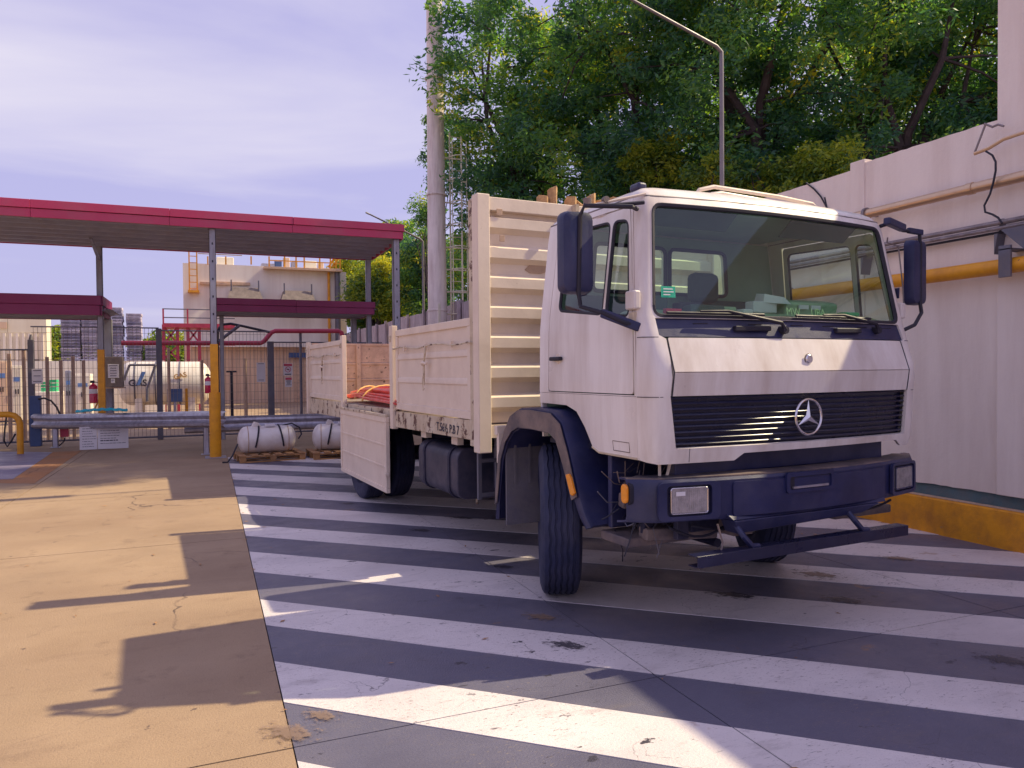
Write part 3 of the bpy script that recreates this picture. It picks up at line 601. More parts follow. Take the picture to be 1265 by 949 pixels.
o = tag(MB().tube([(-3.42, 17.0, 0), (-3.42, 17.0, .60), (-3.445, 17.0, .69), (-3.51, 17.0, .755), (-3.60, 17.0, .78), (-4.3, 17.0, .78), (-4.41, 17.0, .755), (-4.47, 17.0, .69), (-4.49, 17.0, .6), (-4.49, 17.0, 0)], .058, 14).build('hoop_barrier', 'yellow'), 'yellow tubular hoop barrier at far left edge', 'barrier')
o = empty('instruction_board', (-2.06, 17.22, 0)); tag(o, 'white instruction board leaning below the guard rail', 'sign')
l1 = atY(95, 529, 17.2); l2 = atY(117, 529, 17.2); l3 = atY(155.5, 528, 17.2)
for (x0, x1, nl) in ((l1.x, l2.x-.006, 8), (l2.x+.006, l3.x, 7)):
    bp = MB().box(x0+2.1, x1+2.1, 0, .02, .01, .47).build('board_panel', 'signw', o)
    for k in range(nl):
        ww = (x1-x0)*rnd.uniform(.45, .85); z = .43-k*.052
        xx = x0+2.1+.05; mbl = MB()
        while xx < x0+2.1+.05+ww:
            wl = rnd.uniform(.015, .06); mbl.box(xx, min(xx+wl, x1+2.04), -.0025, -.0005, z, z+(.022 if (k == nl-2 and x1 > -2) else .010)); xx += wl+.012
        mbl.build('printed_line', 'ink', bp)

# ============================================================ wire fence with posts, gate and notices
FY = 19.2
fen = empty('wire_mesh_fence', (0, FY, 0)); tag(fen, 'tall wire mesh fence with dark posts behind the guard rail', 'fence')
def fl(p): return p-Vector((0, FY, 0))
posts = [(38, 420, .11), (196, 406, .12), (334, 422, .15)]
PX = []
for (x, yt, wd) in posts:
    p = atY(x, yt, FY); PX.append(p); MB().box(p.x-wd/2, p.x+wd/2, -.06, .06, 0, p.z).build('post', 'dgrey', fen, bevel=.006)
MB().lathe([(PX[0].z, .045), (PX[0].z+.12, .02)], (PX[0].x, 0, 0), 'z', 10).build('post_cap', 'dgrey', fen)
zt_ = atY(120, 404.5, FY).z
xl, xr = -8.5, atY(472, 430, FY).x
for (x0, x1, zt3) in ((xl, PX[0].x, atY(10, 432, FY).z), (PX[0].x, PX[1].x, zt_), (PX[1].x, PX[2].x, atY(260, 404, FY).z-.1), (PX[2].x, xr, atY(360, 423, FY).z)):
    MB().tube([(x0, 0, zt3), (x1, 0, zt3)], .016, 6).build('top_rail', 'dgrey', fen)
    mb = MB(); x = x0+.05; k = 0
    while x < x1-.02: mb.box(x-.0035, x+.0035, -.0035, .0035, .06, zt3); x += .082
    z = .08
    while z < zt3: mb.box(x0, x1, .004, .010, z-.003, z+.003); z += .20
    tag(mb.build('wire_mesh', 'mesh', fen, smooth=False), kind='stuff')
    MB().tube([(x0, 0, .06), (x1, 0, .06)], .02, 6).build('bottom_rail', 'dgrey', fen)
for (x, yt, yb_) in ((58, 441, 0), (75, 445, 0), (90, 440, 0), (103, 445, 0), (11, 437, 0), (29, 432, 0)):
    p = atY(x, yt, 20.4); mb = MB().box(-.036, .036, -.036, .036, 0, p.z); ob = mb.build('rusty_stake', 'brown', loc=(p.x, 20.4, 0), bevel=.008)
    tag(ob, {58: 'rusty brown stake right of the small red notice', 75: 'rusty brown stake behind the arched black hose', 90: 'rusty brown stake before the left pallet stack, slimmest of its row', 103: 'rusty brown stake nearest to the red extinguisher on the thin post', 11: 'rusty brown stake at far left above the yellow hoop', 29: 'rusty brown stake just left of the tall fence post'}[x], 'stake', 'rusty stakes behind the fence')
def notice(px0, px1, py0, py1, Y, label, lines=4, red=False, sym=False, name='notice'):
    a = atY(px0, py0, Y); b = atY(px1, py1, Y); cx_ = (a.x+b.x)/2; zc = (a.z+b.z)/2; wd = b.x-a.x; ht = a.z-b.z
    o = empty(name, (cx_, Y, zc)); tag(o, label, 'sign')
    MB().box(-wd/2, wd/2, 0, .012, -ht/2, ht/2).build('plate', 'signw', o, bevel=.003)
    if red: MB().box(-wd/2+.01, wd/2-.01, -.002, 0, ht/2-.07, ht/2-.01).build('header_band', 'signred', o)
    if sym:
        rr = wd*.33; MB().lathe([(-.004, rr), (-.004, rr*.82)], (0, 0, 0), 'y', 24, True).build('ban_ring', 'signred', o, solid=.002)
        MB().beam((-rr*.65, -.004, rr*.65), (rr*.65, -.004, -rr*.65), .003, rr*.16, up=(0, 0, 1)).build('ban_bar', 'signred', o)
        MB().box(-rr*.45, rr*.45, -.0035, -.002, -.012, .012).build('cigarette_symbol', 'ink', o)
        MB().box(-wd*.35, wd*.35, -.002, 0, -ht/2+.02, -ht/2+.045).build('printed_line', 'ink', o)
    else:
        for k in range(lines):
            z = ht/2-.03-(.06 if red else 0)-(ht-.08-(.06 if red else 0))*k/max(1, lines-1); w2 = wd*rnd.uniform(.25, .4)
            MB().box(-w2, w2, -.002, 0, z-.006, z+.006).build('printed_line', 'ink', o)
    return o
notice(350, 361.5, 449, 464, FY-.04, 'no smoking notice on the gate, above a second small notice', red=True, sym=True)
notice(352, 361, 466, 478, FY-.04, 'small warning notice hanging below the no smoking notice', lines=5, red=True)
notice(317, 328, 448, 472, FY-.05, 'pale blank sheet tied to mesh left of the thick gate post', lines=2)
notice(39, 53, 456, 474, FY-.08, 'small white notice with red foot on the left fence post', lines=3, red=False)
o = notice(133, 147, 450, 467, 17.9, 'white paper notice on the brown meter box', lines=5)
notice(137, 142, 468, 473.5, 17.9, 'tiny white tag below the paper notice on the meter box', lines=1)
a = atY(127, 441, 18.1); b = atY(153, 478, 18.1)
o = empty('meter_box', ((a.x+b.x)/2, 18.1, b.z)); tag(o, 'brown metal meter box hung beside the thin yellow post', 'meter box'); wd = (b.x-a.x)/2
MB().box(-wd, wd, -.14, .14, 0, a.z-b.z).build('cabinet', 'box', o, bevel=.012); MB().box(-wd-.02, wd+.02, -.16, .16, -.03, -.004).build('base_plate', 'brown', o); MB().beam((-.2, 0, -.05), (-.38, -.0, -.5), .03, .03).build('strut', 'yellow', o)
def extinguisher(px_, y0, y1, Y, label):
    a = atY(px_, y0, Y); b = atY(px_, y1, Y); h = a.z-b.z; o = empty('fire_extinguisher', (a.x, Y, b.z)); tag(o, label, 'fire extinguisher', 'fire extinguishers'); r = h*.17
    MB().lathe([(0, r*.9), (.01, r), (h*.72, r), (h*.80, r*.7), (h*.84, r*.3), (h*.88, r*.28)], (0, 0, 0), 'z', 20).build('cylinder', 'extred', o)
    MB().lathe([(h*.42, r*1.01), (h*.62, r*1.01)], (0, 0, 0), 'z', 20, True).build('paper_label', 'signw', o); MB().box(-r*.7, r*.3, -.02, .02, h*.88, h).build('valve', 'black', o)
    MB().tube([(r*.2, 0, h*.93), (r*1.3, 0, h*.9), (r*1.5, 0, h*.6), (r*1.2, 0, h*.3)], .012, 6).build('hose', 'black', o)
extinguisher(115, 470, 498, 17.9, 'red fire extinguisher left of the brown meter box')
extinguisher(257, 462, 486, 16.2, 'red fire extinguisher left of the big yellow post')
a = atY(80, 534, 18.3); o = empty('red_valve_box', (a.x, 18.3, a.z)); tag(o, 'small red socket box under the left guard rail', 'socket box')
MB().box(-.08, .08, -.06, .06, -.10, .10).build('casing', 'extred', o, bevel=.01); MB().tube([(.0, 0, -.12), (-.02, 0, -.2), (-.1, 0, -.28), (-.2, 0, -.3)], .014, 6).build('cable', 'black', o)
a = atY(92, 510, 17.0); b = atY(156, 508, 16.4)
tb = []
for k in range(30):
    t = k/29; p = a.lerp(b, t); tb.append((p.x, p.y+.12+.03*math.sin(k), p.z+.005+.03*math.sin(t*math.pi)))
o = empty('turquoise_hose', (a.x, a.y, a.z)); tag(o, 'turquoise hose laid along top of the left guard rail', 'hose')
for q_ in range(3): MB().tube([(x-a.x, y-a.y+.03*q_, z-a.z+.018*(q_ % 2)+.008*math.sin(i*1.3+q_)) for i, (x, y, z) in enumerate(tb)], .017, 8).build('hose_turn', 'turq', o)
a = atY(45, 489, 18.8); o = empty('black_pump', (a.x, 18.7, 0)); tag(o, 'slim black pump cabinet with arched hose at left fence post', 'pump')
MB().box(-.10, .10, -.09, .09, 0, a.z).build('cabinet', 'blueplate', o, bevel=.01)
hp = [atY(*p, 18.5)-Vector((a.x, 18.7, 0)) for p in ((47, 493), (55, 492), (63, 495), (70, 503), (74, 512), (76, 522))]
MB().tube(hp, .02, 8).build('hose', 'black', o)
hp = [atY(*p, 18.5)-Vector((a.x, 18.7, 0)) for p in ((8, 515), (6, 530), (5, 545), (9, 552), (14, 545), (19, 536))]
o = MB().tube([v+Vector((a.x, 18.7, 0)) for v in hp], .018, 8).build('hanging_hose', 'black'); tag(o, 'looped black hose hanging behind the yellow hoop', 'hose')

# ============================================================ gas vessel and equipment behind the fence
a = atY(150, 472, 25.5); b = atY(258, 474, 25.5); rr = abs(atY(200, 447, 25.5).z-atY(200, 500, 25.5).z)/2; zc = (atY(200, 447, 25.5).z+atY(200, 500, 25.5).z)/2
o = empty('gas_storage_tank', ((a.x+b.x)/2, 25.5, 0)); tag(o, 'large horizontal white gas storage tank behind the mesh fence', 'tank'); hl = (b.x-a.x)/2+.1
MB().lathe([(-hl, .02)]+[(-hl+rr*.55*(1-math.cos(R(t))), rr*math.sin(R(t))) for t in range(15, 91, 15)]+[(hl-rr*.55*(1-math.cos(R(t))), rr*math.sin(R(t))) for t in range(90, 0, -15)]+[(hl, .02)], (0, 0, zc), 'x', 40).build('vessel', 'gas', o)
for sx in (-.55, .55): MB().box(hl*sx-.1, hl*sx+.1, -.5, .5, 0, zc-rr*.6).build('saddle', 'bwhite', o)
for k in (-.62, -.2, .3): MB().lathe([(hl*k-.02, rr+.006), (hl*k+.02, rr+.006)], (0, 0, zc), 'x', 40, True).build('band', 'dgrey', o, solid=.01)
text('vessel_lettering', 'GAS', .27, 'ink', o, (atY(170, 470, 25.5-rr).x-o.location.x, -rr-.006, zc+.02), (R(90), 0, 0), .004, .006)
mb = MB(); mb.prism([(-hl*.62+.05, zc-.05), (-hl*.62+.14, zc-.05), (-hl*.62+.32, zc+.36), (-hl*.62+.2, zc+.36)], 'y', -rr-.035, -rr-.02); mb.build('logo_bar', 'inkblue', o)
MB().lathe([(-.37, rr+.004), (.0, rr+.004)], (hl*.42, 0, zc), 'x', 40, True); text('hazard_lettering', 'GAS', .2, 'strap', o, (hl*.32, -rr-.006, zc+.22), (R(90), R(-14), 0), .004, .006)
for (x0, y0, x1, y1) in ((153, 470, 160, 451), (160, 451, 192, 451), (192, 451, 182, 480), (182, 480, 182, 496)):
    p = atY(x0, y0, 24.3); q_ = atY(x1, y1, 24.3); MB().tube([p-o.location, q_-o.location], .035, 8).build('frame_tube', 'dgrey', o)
for (x, y0, y1, m_) in ((249, 445, 500, 'brown'), (208, 430, 500, 'brown'), (303, 443, 495, 'brown'), (266+20, 459, 502, 'black'), (230, 480, 500, 'yellow')):
    p = atY(x, y0, 22.5); mb = MB().lathe([(0, .045), (p.z, .04)], (0, 0, 0), 'z', 10)
    if m_ == 'black': mb.box(-.14, .14, -.03, .03, p.z-.03, p.z+.02)
    tag(mb.build('standpipe', m_, loc=(p.x, 22.5, 0)), {249: 'brown standpipe at right end of the gas tank', 208: 'slim brown standpipe in front of the gas tank', 303: 'tall brown standpipe right of the T-shaped black one', 286: 'black T-shaped standpipe behind the mesh', 230: 'short yellow standpipe under the gas tank end'}[x], 'pipe')
a = atY(216, 489, 23.5); o = empty('control_panel', (a.x, 23.5, 0)); tag(o, 'small dark blue control panel on a stand below the tank', 'control panel'); MB().box(-.2, .2, -.05, .05, a.z-.18, a.z+.2).build('panel', 'blueplate', o); MB().box(-.04, .04, -.03, .03, 0, a.z-.18).build('stand', 'steel', o)
pl_ = gnd(58, 506); A = atY(44, 484, 27); B = atY(76, 484, 27)
o = MB().box(A.x, B.x, 26.7, 27.5, 0, A.z).build('concrete_plinth', 'bwhite', bevel=.02); tag(o, 'pale concrete plinth carrying two green crates behind the left stakes', 'plinth')
for a0, a1, y0, wh in ((52, 61, 473, 'left green crate on the pale plinth behind the stakes'), (62, 71, 470, 'right, taller green crate on the pale plinth behind the stakes')):
    p = atY(a0, y0, 27); q_ = atY(a1, y0, 27); o = empty('green_crate', ((p.x+q_.x)/2, 27, A.z+.002)); tag(o, wh, 'crate', 'green crates'); wd = (q_.x-p.x)/2; h = p.z-A.z
    MB().box(-wd, wd, -.2, .2, 0, .04).build('crate_floor', 'green', o)
    for z in (.05, .05+h*.33, .05+h*.66):
        for (x0, x1, yy0, yy1) in ((-wd, wd, -.2, -.18), (-wd, wd, .18, .2), (-wd, -wd+.02, -.179, .179), (wd-.02, wd, -.179, .179)): MB().box(x0, x1, yy0, yy1, z, z+h*.24).build('crate_slat', 'green', o)
for a0, a1, y0, m_, wh in ((-6, 9, 446, 'btan', 'pinkish storage cabinet at far left behind the mesh'), (14, 27, 452, 'bcream', 'cream storage cabinet between the two leftmost stakes'), (80, 88, 458, 'steel', 'grey drum rack cabinet left of the red extinguisher'), (92, 112, 462, 'bwhite', 'wide white cabinet behind the red extinguisher')):
    p = atY(a0, y0, 28.5); q_ = atY(a1, y0, 28.5); o = empty('storage_cabinet', ((p.x+q_.x)/2, 28.5, 0)); tag(o, wh, 'cabinet', 'storage cabinets behind the fence'); wd = (q_.x-p.x)/2
    MB().box(-wd, wd, 0, .6, .06, p.z).build('casing', m_, o, bevel=.02); MB().box(-wd, wd, .05, .55, 0, .059).build('foot', 'dgrey', o)
    for sg in (-1, 1): d_ = MB().box(min(sg*.01, sg*(wd-.03)), max(sg*.01, sg*(wd-.03)), -.02, -.001, .12, p.z-.06).build('cabinet_door', m_, o, bevel=.006); MB().box(sg*.04-.012, sg*.04+.012, -.05, -.021, p.z*.5, p.z*.5+.16).build('handle', 'black', d_)
    MB().box(-wd*.6, wd*.6, -.024, -.0205, p.z*.72, p.z*.8).build('label_strip', 'inkblue', o)
# low wall behind vessel and light service strip
o = MB().box(-12, atY(203, 470, 30).x, 30, 30.2, 0, atY(100, 446, 30).z).build('low_boundary_wall', 'bwhite'); tag(o, 'low pale boundary wall below the pallet stacks', 'wall')

# red pipe run and lamp arm
o = empty('red_pipe', (.5, 22, 0)); tag(o, 'red pipe stepping up across the front of the white building', 'pipe')
pp = [atY(*p, 22) for p in ((150, 424), (322, 424), (326, 422), (335, 411), (340, 409), (418, 409), (422, 411), (423, 418))]
MB().tube([p-o.location for p in pp], .065, 12).build('pipe_run', 'redpipe', o)
for x in (265, 371): p = atY(x, 424 if x < 300 else 409, 22.1); MB().tube([(p.x-.5, .1, 0), (p.x-.5, .1, p.z)], .04, 8).build('stand', 'dgrey', o)
o = empty('lamp_arm', (atY(268, 425, 20).x, 20, 0)); tag(o, 'black curved lamp arm with brace right of the yellow post', 'lamp')
pp = [atY(*p, 20)-o.location for p in ((269, 428), (269, 410), (271, 405), (276, 401), (285, 400), (300, 403), (333, 410.5))]
MB().tube([Vector((pp[0].x, 0, 0))]+pp, .032, 8).build('arm', 'black', o)
MB().tube([atY(270, 422, 20)-o.location, atY(296, 402, 20)-o.location], .04, 8).build('brace', 'dgrey', o)
a = atY(370, 410, 26)
# ============================================================ far buildings
BY = 40.
def bz(x, y, Y=BY): return atY(x, y, Y)
o = empty('white_factory_building', (bz(325, 400).x, BY, 0)); tag(o, 'big off white factory block with roof plant and cat ladder', 'building'); L = Vector(o.location)
x0, x1 = bz(227, 400).x-L.x, bz(421, 400).x-L.x; zt = bz(325, 327).z
mb = MB(); mb.prism([(x0, 0), (x1, 0), (x1, bz(421, 332).z), (x0+(x1-x0)*.5, bz(325, 329).z), (x0+.6, bz(232, 325).z), (x0, bz(227, 325).z)], 'y', 0, 9); mb.build('wall', 'bwhite', o)
MB().box(x1+.002, x1+(bz(430, 400).x-bz(421, 400).x), .4, 9, 0, bz(425, 335).z).build('side_wall', 'bwhite', o)
mb = MB(); x = x0+.1
while x < x1+.3: mb.box(x, x+.10, -.06, -.0, 0, bz(325, 428).z); x += .28
mb.box(x0, x1+.3, -.02, -.001, 0, bz(325, 428).z)
tag(mb.build('lower_cladding', 'btan', o, smooth=False), kind='stuff')
MB().box(x0+.3, x1-1.2, -.5, -.07, bz(300, 429).z, bz(300, 424).z).build('canopy_strip', 'bwhite', o)
for (pa, pb, y0, y1) in ((285, 318, 357, 369), (349, 382, 361, 373)):
    A = bz(pa, y0).x-L.x; B = bz(pb, y0).x-L.x; z0, z1 = bz(pa, y1+3).z, bz(pa, y0).z
    MB().hexa([(A-.2, -1.2, z0), (B+.2, -1.2, z0), (B+.2, -.003, z0), (A-.2, -.003, z0), (A, -.9, z1), (B, -.9, z1), (B, -.003, z1), (A, -.003, z1)]).build('awning', 'box', o)
    for X in (A, B): MB().box(X-.03, X+.03, -1.0, -.94, z0, z1+.35).build('awning_post', 'dgrey', o)
MB().box(bz(264, 352).x-L.x, bz(309, 352).x-L.x, -.12, -.003, bz(280, 352).z, bz(280, 348.5).z).build('ledge', 'kerbtop', o)
MB().box(bz(247, 352).x-L.x, bz(281, 352).x-L.x, -.15, -.003, bz(260, 352).z, bz(260, 349).z).build('ledge', 'kerbtop', o)
lad = []
for xx in (235, 244.5): 
    p = bz(xx, 400); MB().box(p.x-L.x-.03, p.x-L.x+.03, -.3, -.24, bz(xx, 360).z, bz(xx, 305).z).build('ladder_rail', 'yellow', o)
for k in range(12): z = bz(240, 358).z+k*.32; MB().box(bz(235, 400).x-L.x, bz(244.5, 400).x-L.x, -.28, -.25, z, z+.035).build('ladder_rung', 'yellow', o)
MB().box(bz(233, 400).x-L.x, bz(247, 400).x-L.x, -.6, -.0, bz(240, 360).z-.1, bz(240, 360).z).build('ladder_landing', 'yellow', o)
MB().tube([(bz(406.5, 400).x-L.x, -.1, bz(406, 400).z-3), (bz(406.5, 400).x-L.x, -.1, bz(406, 337).z)], .07, 8).build('pipe', 'yellow', o)
MB().tube([(bz(417, 400).x-L.x, -.15, 0), (bz(417, 400).x-L.x, -.15, bz(417, 335).z)], .15, 8).build('downpipe', 'dgrey', o)
# parapet deck and roof plant
MB().box(bz(325, 330).x-L.x, bz(421, 330).x-L.x, -.5, .5, bz(370, 335).z, bz(370, 332.5).z).build('roof_walkway', 'kerbtop', o)
for (pa, pb, y0, y1, m_) in ((269, 291, 313, 327, 'bcream'), (326, 343, 321, 332, 'steel'), (343, 352, 317, 331, 'blueplate'), (354, 362, 314, 331, 'btan'), (364, 372, 318, 331, 'steel'), (381, 396, 318, 331, 'bcream'), (398, 405, 320, 331, 'btan')):
    A = bz(pa, 400).x-L.x; B = bz(pb, 400).x-L.x; MB().box(A, B, 1.2, 1.2+(B-A), bz(pa, y1).z-.3, bz(pa, y0).z).build('roof_unit', m_, o, bevel=.04)
for xx in (258, 280, 311, 333, 352, 366, 376, 395, 408, 415, 420):
    X = bz(xx, 400).x-L.x; MB().box(X-.035, X+.035, -.35, -.28, bz(xx, 333 if xx > 320 else 328).z, bz(xx, 318).z).build('railing_post', 'yellow', o)
for z in (bz(370, 319).z, bz(370, 325).z): MB().box(bz(333, 400).x-L.x, bz(421, 400).x-L.x, -.34, -.29, z, z+.05).build('railing_bar', 'yellow', o)
MB().box(bz(246, 400).x-L.x, bz(300, 400).x-L.x, -.3, -.26, bz(270, 316).z, bz(270, 315).z).build('railing_bar', 'brown', o)
for (a1, b1, c1, d1) in ((405, 331, 412, 320), (410, 331, 417, 320)): MB().beam(bz(a1, b1)-L+Vector((0, -.2, 0)), bz(c1, d1)-L+Vector((0, -.2, 0)), .06, .1).build('stair_string', 'yellow', o)
MB().box(bz(358, 400, 39).x-L.x, bz(382, 400, 39).x-L.x, -.3, -.24, bz(370, 442).z, bz(370, 436).z).build('name_plate', 'blueplate', o)
MB().box(bz(362, 400).x-L.x, bz(378, 400).x-L.x, -.09, -.062, 0, bz(370, 450).z).build('door', 'kerbtop', o)

# left building
o = empty('cream_warehouse', (bz(0, 400, 42).x, 42, 0)); tag(o, 'cream warehouse with ribbed lower cladding at far left', 'building'); L = Vector(o.location)
xr_ = atY(57, 400, 42).x-L.x; zm = atY(40, 412, 42).z; zt = atY(40, 372, 42).z
x = xr_
for k in range(7): MB().box(xr_-(k+1)*1.6+.015, xr_-k*1.6, 0, 1.2, zm+.03, zt).build('wall_panel', 'bcream', o)
MB().box(xr_-11, xr_-.001, .03, 1.2, 0, zm+.03).build('wall', 'bcream', o)
x = xr_-.12
while x > xr_-11: MB().box(x-.1, x, -.05, .029, atY(40, 445, 42).z, zm).build('cladding_rib', 'bwhite', o); x -= .26
for (pa, pb, y0, y1, m_) in ((-5, 9, 398, 406, 'btan'), (18, 31, 446, 480, 'btan'), (2, 14, 446, 480, 'steel'), (41, 48, 444, 480, 'box')):
    MB().box(atY(pa, 400, 42).x-L.x, atY(pb, 400, 42).x-L.x, -.09, -.06, atY(0, y1, 42).z, atY(0, y0, 42).z).build('hatch', m_, o)
# red steel platform
PYY = 33.; o = empty('red_platform', (atY(230, 400, PYY).x, PYY, 0)); tag(o, 'red steel access platform with railings and cross bracing', 'platform'); L = Vector(o.location)
def pz(x, y): return atY(x, y, PYY)-L
A = pz(201, 402); B = pz(290, 402)
MB().box(A.x, B.x, -.2, 1.6, pz(230, 405).z, pz(230, 400).z).build('deck', 'redpipe', o)
MB().box(A.x, B.x, -.1, 0, pz(230, 427).z, pz(230, 423).z).build('beam', 'redpipe', o)
for xx in (202, 219, 232, 246, 262): p = pz(xx, 400); MB().box(p.x-.06, p.x+.06, -.06, .06, 0, pz(xx, 401).z).build('leg', 'redpipe', o)
for xx in (202, 232, 262): p = pz(xx, 400); MB().box(p.x-.03, p.x+.03, -.15, -.09, pz(xx, 401).z, pz(xx, 382).z).build('railing_post', 'redpipe', o)
for y in (382.5, 393): MB().box(A.x, B.x, -.14, -.1, pz(230, y+.6).z, pz(230, y-.6).z).build('railing_bar', 'dgrey', o)
for (a1, b1, c1, d1) in ((203, 425, 219, 404), (219, 425, 203, 404), (232, 423, 246, 405), (246, 423, 232, 405), (203, 443, 219, 428), (219, 443, 203, 428)): MB().beam(pz(a1, b1), pz(c1, d1), .07, .07).build('brace', 'redpipe', o)

# pallet stacks, each pallet its own thing
def far_pallet():
    mb = MB(); wd = .5
    mb.box(-wd, wd, -.5, .5, .0, .035)
    for x in (-wd, -.07, wd-.14): mb.box(x+.01, x+.13, -.42, .42, .035, .075)
    mb.box(-wd, wd, -.5, .5, .075, .145)
    return mb
fp = far_pallet(); f1 = fp.build('stacked_pallet', 'crate', smooth=False); f2 = far_pallet().build('stacked_pallet', 'crate2', smooth=False)
meshes = [f1.data, f2.data]; bpy.data.objects.remove(f1); bpy.data.objects.remove(f2)
SY = 50.
ORD = 'second third fourth fifth sixth seventh eighth ninth tenth eleventh twelfth thirteenth fourteenth fifteenth sixteenth seventeenth eighteenth nineteenth twentieth twenty-first twenty-second twenty-third twenty-fourth twenty-fifth'.split()
stacks = [(77, 101, 384, 'leftmost stack beyond the fence'), (103, 124, 384, 'stack partly behind the thin yellow post'), (139, 153, 380, 'stack just right of low canopy edge'), (157, 176, 386, 'narrow tall stack right of the column'), (180, 196, 422, 'short stack at right end')]
for (pa, pb, yt, what) in stacks:
    A = atY(pa, 440, SY); B = atY(pb, 440, SY); zt = atY(pa, yt, SY).z; z0 = 0.; lay = .172; nl = int(zt/lay); sx = (B.x-A.x)/1.0
    MB_ = MB().box(A.x, B.x, SY-.4, SY+.4, 0, math.ceil(1.6/lay)*lay-.01); tag(MB_.build('wrapped_load', 'crate'), 'grey wrapped load at the foot of the '+what, 'load')
    for k in range(nl):
        if k*lay < 1.6: continue
        ob = bpy.data.objects.new('stacked_pallet', meshes[rnd.random() < .45]); C.objects.link(ob)
        ob.location = ((A.x+B.x)/2+rnd.uniform(-.03, .03), SY+rnd.uniform(-.04, .04), k*lay); ob.scale = (sx*rnd.uniform(.97, 1.01), 1, 1.0)
        tag(ob, ('topmost weathered pallet of the '+what) if k == nl-1 else (ORD[nl-k-2]+' pallet from the top of the '+what), 'pallet', 'pallets of the '+what)
    

# ============================================================ gas cylinders on pallets in the yard
def near_pallet(loc, rz, label):
    o = empty('wooden_pallet', loc, rz); tag(o, label, 'pallet', 'pallets under the white cylinders')
    for y in (-.36, 0, .36):
        MB().box(-.55, .55, y-.05, y+.05, .0, .02).build('bottom_board', 'pallet', o, bevel=.003)
        for x in (-.5, 0, .5): MB().box(x-.05, x+.05, y-.05, y+.05, .021, .085).build('block', 'pallet', o, bevel=.003)
    for k in range(6): x = -.5+k*.2; MB().box(x-.055, x+.055, -.42, .42, .107, .127).build('top_board', 'pallet', o, bevel=.003)
    for y in (-.36, 0, .36): MB().box(-.55, .55, y-.05, y+.05, .086, .106).build('stringer', 'pallet', o, bevel=.003)
    return o
def cylinder(loc, rz, label):
    o = empty('gas_cylinder', loc, rz); tag(o, label, 'gas cylinder', 'white gas cylinders on pallets'); r, hl = .235, .5
    MB().lathe([(-hl, .02)]+[(-hl+r*.62*(1-math.cos(R(t))), r*math.sin(R(t))) for t in range(15, 91, 15)]+[(hl-r*.62*(1-math.cos(R(t))), r*math.sin(R(t))) for t in range(90, 0, -15)]+[(hl, .02)], (0, 0, r), 'x', 32).build('vessel', 'lpg', o)
    for x in (-.34, .34): MB().lathe([(x-.006, r+.002), (x, r+.006), (x+.006, r+.002)], (0, 0, r), 'x', 32, True).build('weld_seam', 'brown', o, solid=.003)
    for x, tl in ((-.2, .10), (.23, -.08)): MB().tube([(x+tl*math.sin(R(a))*.5, (r+.008)*math.cos(R(a)), r+(r+.008)*math.sin(R(a))) for a in range(-30, 211, 12)], .016, 6).build('strap', 'black', o)
    mb = MB(); mb.prism([(-.28, .43), (-.08, .43), (-.15, .53), (-.22, .55)], 'y', -.07, .07); mb.build('valve_guard', 'lpg', o, bevel=.01)
    MB().box(-.04, .12, -.12, .02, r*2-.01, r*2+.03).build('nameplate', 'signw', o)
    MB().tube([(.25, 0, .46), (.42, -.05, .5), (.55, -.08, .42), (.58, -.1, .3), (.52, -.12, .22)], .014, 6).build('hose', 'black', o)
    return o
near_pallet((.98, 13.85, .004), R(6), 'wooden pallet under the left white cylinder, next to the yellow post'); cylinder((.95, 13.85, .132), R(4), 'white gas cylinder lying on a pallet right of the yellow post')
near_pallet((2.22, 13.75, .004), R(3), 'wooden pallet mostly behind the open tailboard flap of the truck'); cylinder((2.22, 13.75, .132), R(-8), 'white gas cylinder half hidden behind rear corner of the truck')
MB_ = MB().tube([(.45, 13.75, .3), (.36, 13.6, .12), (.28, 13.55, .02), (.2, 13.6, .016)], .014, 6); tag(MB_.build('black_hose', 'black'), 'short black hose hanging from left end of the first cylinder', 'hose')
# ============================================================ TREES
rs = np.random.RandomState(11)
def leaves_mesh(name, cent, spread, count, size, aspect=.34, tone=None):
    """count leaves round every centre; each a bent rhombus of its own"""
    nC = len(cent); c = np.repeat(np.array(cent), count, axis=0); sp = np.repeat(np.array(spread), count)[:, None]
    n_ = len(c); d = rs.normal(size=(n_, 3)); d /= np.linalg.norm(d, axis=1)[:, None]; rad = rs.rand(n_, 1)**.45
    p = c + d*rad*sp*np.array([1, 1, .72])
    L = rs.normal(size=(n_, 3))*np.array([1, 1, .6])+np.array([0, 0, -.35])+d*.5; L /= np.linalg.norm(L, axis=1)[:, None]
    Wv = np.cross(L, rs.normal(size=(n_, 3))); Wv /= np.linalg.norm(Wv, axis=1)[:, None]
    s = size*(.6+.8*rs.rand(n_, 1)); a = p-L*s*.5; b = p+Wv*s*aspect*.5; e = p+L*s*.5; g_ = p-Wv*s*aspect*.5
    V = np.stack([a, b, e, g_], 1).reshape(-1, 3)
    me = bpy.data.meshes.new(name); me.vertices.add(len(V)); me.vertices.foreach_set('co', V.ravel()); me.loops.add(4*n_); me.loops.foreach_set('vertex_index', np.arange(4*n_))
    me.polygons.add(n_); me.polygons.foreach_set('loop_start', np.arange(n_)*4); me.update()
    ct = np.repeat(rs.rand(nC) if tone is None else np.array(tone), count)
    at = me.attributes.new('tone', 'FLOAT', 'FACE'); at.data.foreach_set('value', np.clip(ct*.7+rs.rand(n_)*.45-.08, 0, 1).astype(np.float32)); return me
